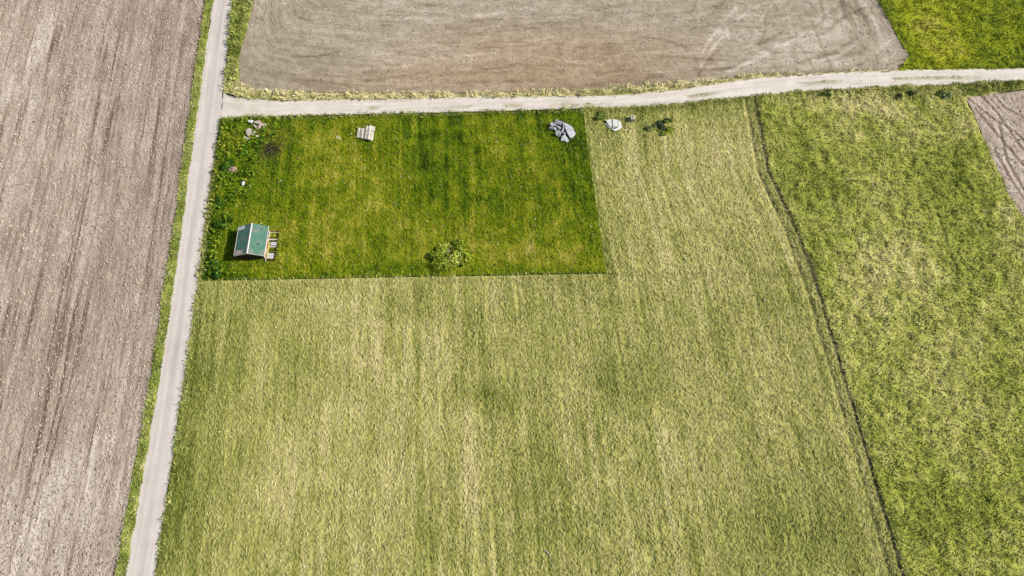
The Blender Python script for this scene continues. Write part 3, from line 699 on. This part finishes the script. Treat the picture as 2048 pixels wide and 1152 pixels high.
for (ya, yb, za, zb) in ((.9, 2.5, .75, 1.85), (-2.0, -.9, .12, 1.95)):
    nm = "window" if za > .5 else "door"
    fr = MB().box(x1 + .002, x1 + .05, ya - .08, yb + .08, za - .08, zb + .08).build(nm, M_pale if nm == "window" else M_plank, house, .004)
    if nm == "window":
        MB().box(x1 + .052, x1 + .07, ya, (ya + yb) / 2 - .03, za, zb).build("pane", M_glass, fr); MB().box(x1 + .052, x1 + .07, (ya + yb) / 2 + .03, yb, za, zb).build("pane", M_glass, fr)
    else: MB().box(x1 + .052, x1 + .09, ya + .05, ya + .09, 1.0, 1.16).build("handle", M_galv, fr)
# unfinished terrace frame along the sunny side
ter = MB(); tx0, tx1 = x1 + .02, x1 + 1.86
tr = MB().box(tx1 - .1, tx1, -3.5, 3.05, .30, .46).build("terrace_frame", M_darkwood, house)
MB().box(tx0, tx0 + .12, -3.5, 3.05, .30, .47).build("ledger_beam", M_pale, tr)
for yy, wd, mt in ((2.98, .12, M_darkwood), (2.72, .12, M_pale), (1.55, .14, M_darkwood), (1.15, .22, M_pale), (.72, .14, M_darkwood), (-.45, .22, M_pale), (-1.1, .12, M_darkwood), (-1.6, .14, M_darkwood), (-3.3, .14, M_darkwood)):
    MB().box(tx0 + .125, tx1 - .105, yy - wd / 2, yy + wd / 2, .28, .45).build("joist", mt, tr, .006)
for k in range(4): MB().box(tx0 + .13, tx1 - .3, -3.0 + k * .30, -2.74 + k * .30, .455, .485).build("deck_board", plain("grey_deck_board", (.52, .53, .55), .7, .3, .15, 4) if k == 0 else bpy.data.materials["grey_deck_board"], tr, .004)
for k in range(3): MB().box(tx0 + .6, tx1 - .12, -.18 + k * .26, .05 + k * .26, .455, .485).build("deck_board", bpy.data.materials["grey_deck_board"], tr, .004)
M_yellow = wood("yellowish_plank", (.50, .46, .12))
MB().box(tx0 + .16, tx0 + .46, -2.9, .5, .50, .60).build("plank_stack", M_yellow, tr, .01)
for px_ in (tx1 - .05, ):
    for yy in (-3.35, -.2, 2.9): MB().box(px_ - .06, px_ + .06, yy - .06, yy + .06, 0, .30).build("foot_post", M_darkwood, tr)

# ---------------------------------------------------------------- heaps of leftover material, traced at their true place and given thickness
def zpix(ox, oy, k): return lambda pts: [(ox + a / k, oy + b / k) for a, b in pts]
def slab(name, px, zc, th, mat, label, cat, group=None, tilt=(0, 0), bow=0.0, parent=None, bevel=.015, shrink=.90):
    """a flat piece lying at height zc; tilt = rise in m per m along x and y"""
    w_ = [P2(a, b, zc) for a, b in px]; c = sum(w_) / len(w_); w_ = [c + (p - c) * shrink for p in w_]
    q = [(p[0] - c[0], p[1] - c[1]) for p in w_]
    if bow:                                     # corrugated or curved sheet: strips across x
        lo = min(a for a, b in q); hi = max(a for a, b in q)
    f = lambda a, b: zc + tilt[0] * a + tilt[1] * b
    m = MB(); m.prism(q, lambda a, b: f(a, b) - th, f)
    o = m.build(name, mat, parent, bevel)
    if parent: o.location = (c[0] - parent.location[0], c[1] - parent.location[1], 0)
    else:
        o.location = (c[0], c[1], 0); tag(o, label, cat, group)
    return o
g4 = zpix(1070, 210, 9.31)
GC = "broken concrete pieces of the grey heap"
LC = "small grey broken piece jumbled among the larger slabs of the concrete heap"
slab("concrete_slab", g4([(548, 330), (690, 390), (750, 470), (640, 445), (575, 480), (560, 420)]), .75, .22, M_conc2, "pale grey slab at the upper right side of the concrete heap", "concrete slab", GC, (-.05, .1))
slab("concrete_slab", g4([(575, 490), (640, 447), (745, 475), (765, 520), (735, 570), (650, 620)]), .62, .28, M_conc2, "largest pale grey slab at the right end of the concrete heap", "concrete slab", GC, (-.10, .0))
slab("concrete_slab", g4([(485, 590), (545, 540), (620, 620), (640, 660), (605, 700), (560, 665), (475, 665)]), .45, .25, M_conc2, "lowest pale slab hanging out of the near side of the concrete heap", "concrete slab", GC, (0, .15))
slab("concrete_slab", g4([(380, 245), (545, 312), (525, 385), (440, 370), (352, 320)]), .70, .25, M_conc, "dark edged slab at the top of the concrete heap near the track", "concrete slab", GC, (.06, -.1))
slab("concrete_slab", g4([(247, 368), (330, 305), (385, 355), (345, 420), (290, 420)]), .50, .22, M_conc, "pointed grey piece at the left tip of the concrete heap", "concrete slab", GC, (.1, .1))
slab("concrete_beam", g4([(528, 315), (556, 320), (545, 430), (520, 520), (495, 515), (522, 420)]), .98, .14, M_conc2, "long narrow pale beam lying across the middle of the concrete heap", "concrete beam", GC, (0, .05))
for q, z in (([(400, 385), (470, 380), (500, 440), (430, 460)], .72), ([(335, 425), (395, 400), (430, 470), (370, 480)], .55), ([(440, 470), (520, 450), (500, 510), (450, 520)], .60), ([(385, 500), (455, 520), (490, 560), (440, 600), (400, 550)], .42),
             ([(700, 570), (735, 625), (660, 612)], .30), ([(350, 330), (420, 375), (395, 395), (340, 370)], .62), ([(560, 330), (600, 350), (590, 470), (565, 440)], .50)):
    slab("concrete_piece", g4(q), z, .20, random.Random(z).choice([M_conc, M_conc2]), LC, "concrete piece", GC, (random.Random(z).uniform(-.25, .25), random.Random(z + 1).uniform(-.25, .25)))
# white sheets outside the plot
GS = "white sheets of the pile by the tank"
slab("white_sheet", g4([(1308, 268), (1428, 258), (1442, 402), (1385, 408), (1345, 335)]), .55, .08, M_white, "left white sheet on top of the pile near the water tank", "sheet", GS, (.04, .02))
slab("white_sheet", g4([(1438, 256), (1552, 268), (1548, 412), (1446, 406)]), .58, .08, M_white, "middle square white sheet of the pile near the water tank", "sheet", GS, (-.02, .02))
slab("white_sheet", g4([(1556, 268), (1600, 300), (1642, 405), (1570, 455), (1495, 492), (1405, 462), (1490, 452), (1552, 412)]), .42, .10, M_white, "large bent white sheet on the right side of the pile near the water tank", "sheet", GS, (-.12, .05))
slab("white_sheet", g4([(1298, 345), (1340, 340), (1388, 416), (1362, 424)]), .35, .06, M_white, "narrow white strip at the left foot of the pile near the water tank", "sheet", GS, (.1, .1))
slab("grey_board", g4([(1330, 300), (1500, 300), (1520, 440), (1380, 440)]), .34, .30, M_conc, "grey boards under the white sheets near the water tank", "boards")
# cream curved sheets inside the plot: one stack
g3 = zpix(660, 220, 12.0)
def curved(name, px, zc, bow, mat, label, cat, group):
    """a sheet bent upwards in the middle, spanned between its left and right edge (4 pixel corners: tl, tr, br, bl, plus rounded top)"""
    tl, tr, br, bl = [P2(*p, zc) for p in px]; n = 14; m = 10; V = []; th = .035
    c = (tl + tr + br + bl) / 4
    for side in (0, 1):
        for j in range(m + 1):
            t = j / m
            for i in range(n + 1):
                u = i / n; p = (tl * (1 - u) + tr * u) * (1 - t) + (bl * (1 - u) + br * u) * t
                end = .28 * (1 - t) ** 3 * math.sin(math.pi * u) if px[1][0] - px[0][0] > 14 else 0
                ribs = .05 * math.sin(u * 15) + (-.12 if .60 < u < .70 else 0)
                V.append((p[0] - c[0], p[1] - c[1] + end, zc + bow * math.sin(math.pi * u) + ribs - side * th - .12 * t))
    k = (m + 1) * (n + 1); F = []
    for j in range(m):
        for i in range(n):
            a = j * (n + 1) + i; F += [(a, a + n + 1, a + n + 2, a + 1), (k + a, k + a + 1, k + a + n + 2, k + a + n + 1)]
    ring = list(range(n + 1)) + [j * (n + 1) + n for j in range(1, m + 1)] + [m * (n + 1) + i for i in range(n - 1, -1, -1)] + [j * (n + 1) for j in range(m - 1, 0, -1)]
    for a, b in zip(ring, ring[1:] + ring[:1]): F.append((a, b, b + k, a + k))
    b_ = MB(); b_.add(V, F); o = b_.build(name, mat, None, 0, True); o.location = (c[0], c[1], 0); return tag(o, label, cat, group)
GB = "cream curved sheets leaning together"
curved("curved_sheet", g3([(845, 400), (1085, 410), (1015, 735), (812, 690)]), .75, .22, M_cream, "largest cream curved sheet with a rounded top, right end of its row", "sheet", GB)
curved("curved_sheet", g3([(738, 440), (845, 452), (805, 682), (712, 668)]), .55, .18, M_cream, "middle cream curved sheet leaning against the largest one", "sheet", GB)
curved("curved_sheet", g3([(668, 430), (742, 436), (715, 664), (622, 662)]), .45, .15, M_cream, "leftmost and smallest cream curved sheet of its row", "sheet", GB)
slab("rail", g3([(1040, 630), (1068, 670), (1000, 745), (815, 695), (815, 680), (1000, 722)]), .35, .10, M_cream, "thin cream rail along the near foot of the curved sheets", "rail")
slab("beige_slab", g3([(128, 640), (190, 602), (225, 640), (258, 665), (240, 712), (150, 685)]), .22, .2, M_beige, "small beige stone slab lying alone left of the cream sheets", "stone slab", None, (.05, .05))
# scrap heap in the far left corner
g2 = zpix(420, 220, 9.6)
GT = "scrap boards in the far left corner"
slab("board", g2([(690, 370), (745, 340), (815, 362), (800, 440), (728, 505), (672, 440)]), .60, .10, M_cream, "broad cream board on the white scrap heap in the far left corner", "board", GT, (.1, .1))
slab("board", g2([(805, 435), (860, 385), (880, 420), (940, 492), (940, 520), (760, 500)]), .42, .10, M_cream, "triangular cream board at the right of the white scrap heap", "board", GT, (-.1, 0))
slab("board", g2([(640, 495), (775, 530), (775, 552), (735, 560), (722, 590), (708, 555), (630, 552)]), .30, .08, M_cream, "thin cream board jutting out at the near side of the white scrap heap", "board", GT, (0, .1))
slab("board", g2([(850, 205), (965, 195), (1005, 250), (950, 272), (838, 245)]), .55, .14, M_plank, "broad pinkish plank panel on the plank pile beside the track", "board", GT, (.05, .05))
slab("board", g2([(960, 245), (1000, 225), (1030, 290), (960, 340), (910, 390), (888, 372)]), .50, .12, M_plank, "pinkish board leaning down the near side of the plank pile", "board", GT, (0, .2))
slab("board", g2([(828, 262), (912, 312), (882, 348), (830, 300)]), .40, .10, M_cream, "short pale board at the left of the plank pile", "board", GT, (.1, .1))
slab("board", g2([(720, 192), (830, 188), (800, 245), (730, 232)]), .62, .40, M_white, "bluish white box of boards beside the plank pile at the track", "board", GT)
slab("board", g2([(1010, 250), (1120, 255), (1060, 330), (960, 440), (1000, 330)]), .25, .06, M_beige, "yellowish flat board lying in the grass right of the plank pile", "board", GT)

def stone(name, px, py, r, mat, label, cat, seed=0, sq=.7):
    bm = bmesh.new(); bmesh.ops.create_icosphere(bm, subdivisions=3, radius=1); rg = random.Random(seed); ph = [rg.uniform(0, 6) for _ in range(6)]
    for v in bm.verts:
        c = v.co; k = 1 + .22 * math.sin(2.3 * c.x + ph[0]) * math.cos(2.1 * c.y + ph[1]) + .12 * math.sin(4.7 * c.z + ph[2] + 3 * c.x)
        v.co = Vector((max(-.8, min(.8, c.x * k)) * r[0], max(-.8, min(.8, c.y * k)) * r[1], c.z * k * r[2]))
    me = bpy.data.meshes.new(name); bm.to_mesh(me); bm.free()
    o = link(name, me, mat); p = P(px, py); o.location = (p[0], p[1], r[2] * .55); return tag(o, label, cat)
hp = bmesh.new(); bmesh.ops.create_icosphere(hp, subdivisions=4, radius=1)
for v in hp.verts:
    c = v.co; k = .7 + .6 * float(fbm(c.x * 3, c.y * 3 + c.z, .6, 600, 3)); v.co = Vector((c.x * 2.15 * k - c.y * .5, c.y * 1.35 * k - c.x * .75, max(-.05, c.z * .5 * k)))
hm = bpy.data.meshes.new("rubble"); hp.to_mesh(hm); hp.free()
o = link("rubble", hm, plain("rubble_gap_shade", (.07, .07, .075), .95, .05, .6, 2.5, bump=.1)); q_ = P(1124, 261); o.location = (q_[0], q_[1], 0); tag(o, "rubble bed darkened with painted shade between the grey concrete slabs", "rubble")  # dark colour paints the shade in the gaps under the slabs
stone("boulder", 467, 341, (.85, .75, .55), M_pink, "pinkish brown boulder among the nettles by the road", "boulder", 3)
stone("white_sack", 487, 368, (.42, .75, .35), M_white, "crumpled white sack lying in the weeds by the road", "sack", 4)
stone("white_stone", 500.5, 373, (.24, .18, .15), M_white, "small white stone right of the crumpled sack", "stone", 5)
for k, (a, b, r) in enumerate(((1231, 271, .22), (1238, 266, .25), (1251, 261, .30), (1260, 263, .34), (1253, 273, .2), (1246, 277, .2), (1256, 242.5, .24))):
    lab = ["cream stone nearest below the white sheets", "cream stone right of the one nearest the white sheets", "large cream stone on the left of the pair right of the sheets", "largest cream stone right of the white sheets",
           "small cream stone below the large pair", "cream stone farthest from the track below the sheets", "pale stone at the foot of the white tank"][k]
    o = stone("field_stone", a, b, (r, r * .8, r * .6), M_beige, lab, "stone", 20 + k); o['group'] = "cream stones near the white sheets"
# pale block beyond the track
bl = MB().box(-.38, .38, -.3, .3, 0, .55).build("concrete_block", M_cream, None, .05); bl.location = P(711, 187); tag(bl, "small pale block standing in the grass beyond the track", "block")

# water tank in its cage
tk = empty("water_tank", P(1264, 240.5), R(2)); tag(tk, "white plastic water tank in a cage casting a dark shadow beside the track", "water tank")
MB().box(-.48, .48, -.58, .58, .14, 1.12).build("tank_body", M_cream, tk, .07)
MB().tube([(0, 0, 1.12), (0, 0, 1.19)], .13, 14).build("lid", M_darkwood, tk)
MB().tube([(0, .36, 1.12), (0, .36, 1.16)], .06, 10).build("lid", M_darkwood, tk)
pm = MB()
for xx in (-.44, 0, .44): pm.box(xx - .06, xx + .06, -.6, .6, 0, .10)
pm.box(-.5, .5, -.6, .6, .10, .137); pm.build("pallet", M_bark, tk)
cg = MB()
for z in (.3, .6, .9): cg.tube([(-.51, -.61, z), (.51, -.61, z), (.51, .61, z), (-.51, .61, z), (-.51, -.61, z)], .012, 5)
for t_ in np.linspace(-.5, .5, 6):
    cg.tube([(t_, -.61, .14), (t_, -.61, 1.14)], .012, 5); cg.tube([(t_, .61, .14), (t_, .61, 1.14)], .012, 5)
for t_ in np.linspace(-.6, .6, 7):
    cg.tube([(-.51, t_, .14), (-.51, t_, 1.14)], .012, 5); cg.tube([(.51, t_, .14), (.51, t_, 1.14)], .012, 5)
cg.build("cage", M_galv, tk)

# ---------------------------------------------------------------- bushes and brushwood
def leaf_mat(name, a, b, c):
    t = NT(name, .7, .2); t.col(t.ramp(t.attr("rnd"), [(.1, a), (.55, b), (.95, c)])); return t.m
def leaves(name, n, rx, ry, rz_, mat, parent, seed, size=(.14, .34), lobes=7):
    g = np.random.default_rng(seed); cs = g.normal(0, .5, (lobes, 3)); cs[:, 2] = np.abs(cs[:, 2]) * .8; cr = g.uniform(.3, .6, lobes)
    k = g.integers(0, lobes, n); d = g.normal(size=(n, 3)); d /= np.linalg.norm(d, axis=1)[:, None]
    p = cs[k] + d * (cr[k] * g.uniform(.55, 1.0, n) ** .5)[:, None]; p[:, 2] = np.abs(p[:, 2]); p *= (rx, ry, rz_)
    a = d + g.normal(0, .5, (n, 3)); a /= np.linalg.norm(a, axis=1)[:, None]
    t1 = np.cross(a, g.normal(size=(n, 3))); t1 /= np.linalg.norm(t1, axis=1)[:, None]; t2 = np.cross(a, t1); sz = g.uniform(*size, n)[:, None]
    V = np.stack([p - t1 * sz, p + t2 * sz * .45, p + t1 * sz, p - t2 * sz * .45], 1).reshape(-1, 3)
    me = npmesh(name, V, np.arange(4 * n).reshape(n, 4)); fattr(me, "rnd", np.repeat(np.clip(g.random(lobes)[k] * .5 + g.random(n) * .5, 0, 1), 4))
    return link(name, me, mat, parent)
def stems(n, rx, ry, h, parent, seed, mat, r=.03, name="stems"):
    g = random.Random(seed); m = MB()
    for k in range(n):
        a = g.uniform(0, 6.28); q = g.uniform(.3, 1); m.tube([(0.1 * math.cos(a), .1 * math.sin(a), 0), (rx * .4 * q * math.cos(a), ry * .4 * q * math.sin(a), h * .6), (rx * q * math.cos(a), ry * q * math.sin(a), h * g.uniform(.7, 1))], r, 5, .4)
    return m.build(name, mat, parent)
L_green = leaf_mat("bush_leaf", (.05, .08, .015), (.14, .20, .03), (.34, .38, .09)); L_pale = leaf_mat("pale_bush_leaf", (.13, .19, .008), (.33, .40, .03), (.52, .55, .10)); L_flower = leaf_mat("white_blossom", (.5, .5, .42), (.7, .7, .6), (.8, .8, .75))
bh = empty("brush_heap", P(905, 528)); tag(bh, "heap of brushwood overgrown with bright green weeds on the near edge of the lush plot", "brush heap")
mo = bmesh.new(); bmesh.ops.create_icosphere(mo, subdivisions=5, radius=1)
for v in mo.verts:
    c = v.co; k = .75 + .5 * float(fbm(c.x * 2 + 5, c.y * 2 + c.z, .7, 400, 3)); v.co = Vector((c.x * 2.6 * k, (c.y * 2.3 + .25 * (1 - abs(c.x))) * k, max(-.05, c.z * 1.15 * k)))
me = bpy.data.meshes.new("mound"); mo.to_mesh(me); mo.free(); link("mound", me, plain("dark_brush_mound", (.075, .075, .02), .95, .05, .5, 1.5, bump=.2), bh).location = (0, 1.2, 0)
g = random.Random(11)
for k in range(16):
    a = g.uniform(0, math.pi * 2); L = g.uniform(1.0, 2.4); cx, cy = g.uniform(-1.5, 1.5), g.uniform(-.3, 2.4); z = g.uniform(.75, 1.25); bend = g.uniform(-.6, .6)
    pts = [(cx + math.cos(a + bend * t) * L * (t - .5), cy + math.sin(a + bend * t) * L * (t - .5), z + .25 * math.sin(3 * t) - .25 * abs(t - .5)) for t in (0, .25, .5, .75, 1)]
    MB().tube(pts, g.uniform(.05, .1), 6, .5).build("branch", M_dry if k % 3 else plain("mossy_branch", (.48, .52, .14), .9, .1) if k == 0 else (bpy.data.materials["mossy_branch"]), bh)
lf = leaves("leaves", 7500, 3.3, 2.5, 1.3, L_pale, bh, 5, (.12, .34), 30); lf.location = (.1, 1.2, .15)
def bush(px, py, rx, ry, h, label, seed, mat=L_green, flowers=0, cat="bush", group=None, n=None):
    b = empty("bush", P(px, py)); tag(b, label, cat, group)
    stems(7, rx * .8, ry * .8, h * .8, b, seed, M_bark); leaves("leaves", n or int(900 * rx * ry + 200), rx, ry, h, mat, b, seed, (.10, .24))
    if flowers: leaves("blossoms", flowers, rx * .9, ry * .9, h * 1.15, L_flower, b, seed + 1, (.08, .16)).location = (0, 0, .1)
    return b
GBU = "small bushes along the gravel track"
bush(1890, 194, 1.5, 1.1, 1.0, "white flowering bush beside the track near the ploughed corner", 31, flowers=90, group=GBU)
bush(1641, 190, .8, .6, .7, "dark low bush at the track edge, left one of the close pair", 32, group=GBU)
bush(1657, 187, .6, .8, .8, "small dark bush at the track edge, right one of the close pair", 33, group=GBU)
bush(1797, 192, .6, .9, .8, "slim dark bush below the track, left of the farther pair", 34, group=GBU)
bush(1824, 188, .7, .8, .8, "dark bush below the track, right of the farther pair", 35, group=GBU)
bush(1335, 243, 1.6, .8, .9, "elongated dark bush slanting down right of the white tank", 36, group=GBU)
bush(1314, 251, 1.5, 1.2, .8, "round grey green bush below the slanting dark bush", 37, leaf_mat("grey_green_leaf", (.03, .055, .02), (.10, .15, .05), (.30, .33, .12)), group=GBU)
bush(1330, 263, 1.7, .9, .6, "pale yellowish low bush at the near side of the grey green one", 38, L_pale, group=GBU)
bush(1205, 233, 1.4, .9, .6, "low dark weeds between the plot corner and the white sheets", 39, group=GBU)
bush(438, 405, 1.0, 1.6, .9, "nettle bush by the road above the house, uppermost of three", 40, leaf_mat("nettle_leaf", (.012, .05, .004), (.05, .13, .006), (.16, .27, .02)), group="nettle bushes by the road")
bush(447, 447, 1.4, 1.3, 1.0, "broad nettle bush by the road just above the house shadow", 41, bpy.data.materials["nettle_leaf"], group="nettle bushes by the road")
bush(432, 532, 1.4, 1.9, 1.0, "large nettle bush in the near left corner of the lush plot", 42, bpy.data.materials["nettle_leaf"], group="nettle bushes by the road")
bush(455, 335, 1.3, 2.0, 1.0, "dark nettle bush around the pinkish boulder", 43, bpy.data.materials["nettle_leaf"], group="nettle bushes by the road")

def twig(pts_px, r, label, mat=M_dry):
    w_ = [P(a, b) for a, b in pts_px]; c = w_[len(w_) // 2]
    m = MB().tube([(p[0] - c[0], p[1] - c[1], .18 + .10 * math.sin(i * 1.7)) for i, p in enumerate(w_)], r, 6, .5)
    o = m.build("dry_branch", mat, None); o.location = (c[0], c[1], .05); return tag(o, label, "branch")
twig([(1089, 1100), (1095, 1104), (1100, 1112), (1099, 1122), (1106, 1132), (1108, 1138)], .09, "pale curved dry branch lying in the near meadow")
twig([(1508, 850), (1514, 861), (1519, 873), (1526, 882)], .09, "straight pale dry branch lying in the meadow left of the ditch")

# small stones turned up by the plough, seed heads in the grass
def pebbles(name, poly, n, hf, size, mat, label, cat, zoff=0):
    a = np.array(poly); lo = np.maximum(a.min(0), (-140, -14)); hi = np.minimum(a.max(0), (140, 130)); x = rng.uniform(lo[0], hi[0], n * 3); y = rng.uniform(lo[1], hi[1], n * 3)
    m = inpoly(x, y, poly); x = x[m][:n]; y = y[m][:n]; n = len(x); s_ = rng.uniform(*size, n) * (1 + (rng.random(n) > .95) * 1.0)
    o = np.array([(1, 0, 0), (0, 1, 0), (-1, 0, 0), (0, -1, 0), (0, 0, .8), (0, 0, -.5)]); an = rng.uniform(0, 6.28, n); ca, sa = np.cos(an), np.sin(an)
    V = np.empty((n, 6, 3)); V[..., 0] = x[:, None] + s_[:, None] * (o[:, 0] * ca[:, None] - o[:, 1] * sa[:, None] * .8); V[..., 1] = y[:, None] + s_[:, None] * (o[:, 0] * sa[:, None] + o[:, 1] * ca[:, None] * .8)
    V[..., 2] = (hf(x, y) + zoff)[:, None] + s_[:, None] * o[:, 2]
    f = np.array([(0, 1, 4), (1, 2, 4), (2, 3, 4), (3, 0, 4), (1, 0, 5), (2, 1, 5), (3, 2, 5), (0, 3, 5)]); F = (np.arange(n)[:, None, None] * 6 + f).reshape(-1, 3)
    return tag(link(name, npmesh(name, V.reshape(-1, 3), F), mat), label, cat, kind="stuff")
M_peb = plain("field_pebble", (.62, .56, .50), .9, .1, .2, .7)
pebbles("stones", p_left.poly, 5000, lambda x, y: np.full(x.shape, .03), (.06, .13), M_peb, "small pale stones scattered over the ploughed field", "stones")
M_seed = plain("pale_seed_head", (.70, .68, .50), .9, .1, .1)
pebbles("seed_heads", p_lawn.poly, 900, h_lawn, (.05, .11), M_seed, "pale seed heads dotted over the lush plot", "seed heads", .15)
pebbles("seed_heads", p_low.poly, 2500, h_meadow, (.05, .11), M_seed, "pale seed heads dotted over the mown meadow", "seed heads", .12)

_clf = lambda h: (lambda x, y: h(x, y))
def clods(poly, n, hf, size, mat, label):
    pebbles("soil_clods", poly, n, hf, size, mat, label, "clods")
def clod_mat(name, a, b, c):
    t = NT(name, .95, .05); t.col(t.ramp(t.noise(t.pos(), 1.7, 5, .9), [(.38, a), (.52, b), (.64, c)])); return t.m
C1 = clod_mat("clod_soil", (.17, .125, .09), (.38, .305, .24), (.58, .50, .42))
W_TOP = W_TL + W_TB[1:] + W_TR[::-1][1:]
hl = lambda x, y: h_plough(x, y, 80 - fan_left(x, y), y) + .02
clods(p_left.poly, 60000, hl, (.07, .17), C1, "loose clods covering the ploughed field")
C2 = clod_mat("harrowed_clod_soil", (.22, .175, .135), (.38, .32, .255), (.52, .46, .385))
clods(W_TOP, 14000, lambda x, y: np.full(x.shape, .0), (.05, .13), C2, "loose clods covering the harrowed field")
clods(p_corner.poly, 3000, lambda x, y: np.full(x.shape, .0), (.07, .17), C1, "loose clods in the ploughed corner at the right edge")
ST_STR = [(.05, (.22, .165, .12)), (.35, (.34, .27, .21)), (.6, (.50, .42, .32)), (.95, (.68, .61, .48))]
B_str = blade_mat("straw_residue", ST_STR, .8)
_af = lambda x, y: {"lush": .45 + .5 * (fbm(x, y, 4, 410, 2) - .5)}
blades("straw", [p_left.poly], 4.5, lambda x, y: hl(x, y) + .03, _af, B_str, "straw stubble left in rows on the ploughed field", length=(.3, .9), width=(.05, .12), lean=(78, 89), row_ang=lambda x, y: _angle(_FR) + 0 * x, row_sd=.30, clump=.7)
def top_dir(x, y):
    e = .2; f = lambda a, b: row_top(a, b, None, None)[0]
    gx = f(x + e, y) - f(x - e, y); gy = f(x, y + e) - f(x, y - e); return np.arctan2(gy, gx) + math.pi / 2
blades("straw", [W_TOP], 3.2, lambda x, y: np.full(x.shape, .06), _af, blade_mat("harrowed_straw", [(.05, (.26, .21, .16)), (.5, (.42, .36, .28)), (.95, (.58, .51, .42))], .8), "straw stubble drawn out along the rows of the harrowed field", length=(.3, .9), width=(.05, .11), lean=(78, 89), row_ang=top_dir, row_sd=.35, clump=.7)
blades("straw", [p_corner.poly], 4, lambda x, y: np.full(x.shape, .06), _af, B_str, "straw stubble on the ploughed corner at the right edge", length=(.3, .8), width=(.05, .11), lean=(78, 89), row_ang=2.0, row_sd=.3)

_tc = [(a, b - 2.3) for a, b in W_TRACK_T[2:]]
blades("grass", [band(_tc, -.45, .45)], 26, lambda x, y: np.full(x.shape, .07), lambda x, y: {"lush": .35 + .4 * (fbm(x, y, 2, 501) - .5)}, B_verge, "sparse grass growing in patches along the middle of the track", length=(.2, .45), width=(.05, .11), lean=(50, 85), keep=lambda x, y: np.clip(fbm(x, y, 5, 190) * 3.4 - 1.75, 0, 1))
# small rubble between the large slabs
g = random.Random(21)
for k in range(16):
    a_, b_ = g.uniform(270, 560), g.uniform(320, 600)
    if a_ < 400 and b_ > 480: b_ = 430
    if a_ > 480 and b_ < 380: a_ -= 120
    r_ = g.uniform(18, 42); an = g.uniform(0, 6.28); q = []
    for i_ in range(g.choice((4, 5, 5, 6))):
        t_ = an + i_ * 6.28 / 5.2; q.append((a_ + r_ * g.uniform(.7, 1.2) * math.cos(t_), b_ + r_ * g.uniform(.6, 1.1) * math.sin(t_)))
    slab("concrete_piece", g4(q), g.uniform(.6, .95), .14, g.choice([M_conc, M_conc2, M_conc2]), LC, "concrete piece", GC, (g.uniform(-.4, .4), g.uniform(-.4, .4)))
blades("weeds", [pxl([(702, 285), (712, 250), (760, 245), (765, 290), (730, 292)]), pxl([(1090, 245), (1120, 228), (1165, 262), (1160, 300), (1120, 292)]), pxl([(1208, 240), (1250, 232), (1256, 262), (1220, 272)]), pxl([(455, 455), (560, 455), (566, 532), (440, 540)])], 7, lambda x, y: h_lawn(x, y) + .03, lambda x, y: {"lush": .6 + .4 * (fbm(x, y, 1.5, 502) - .5)}, B_weed, "taller weeds growing round the feet of the heaps and the house", length=(.3, .7), width=(.09, .2), lean=(40, 80), cat="weeds", keep=lambda x, y: ((x < -53.6) | (x > -45.7) | (y < 55.8) | (y > 63.3)) * .8)
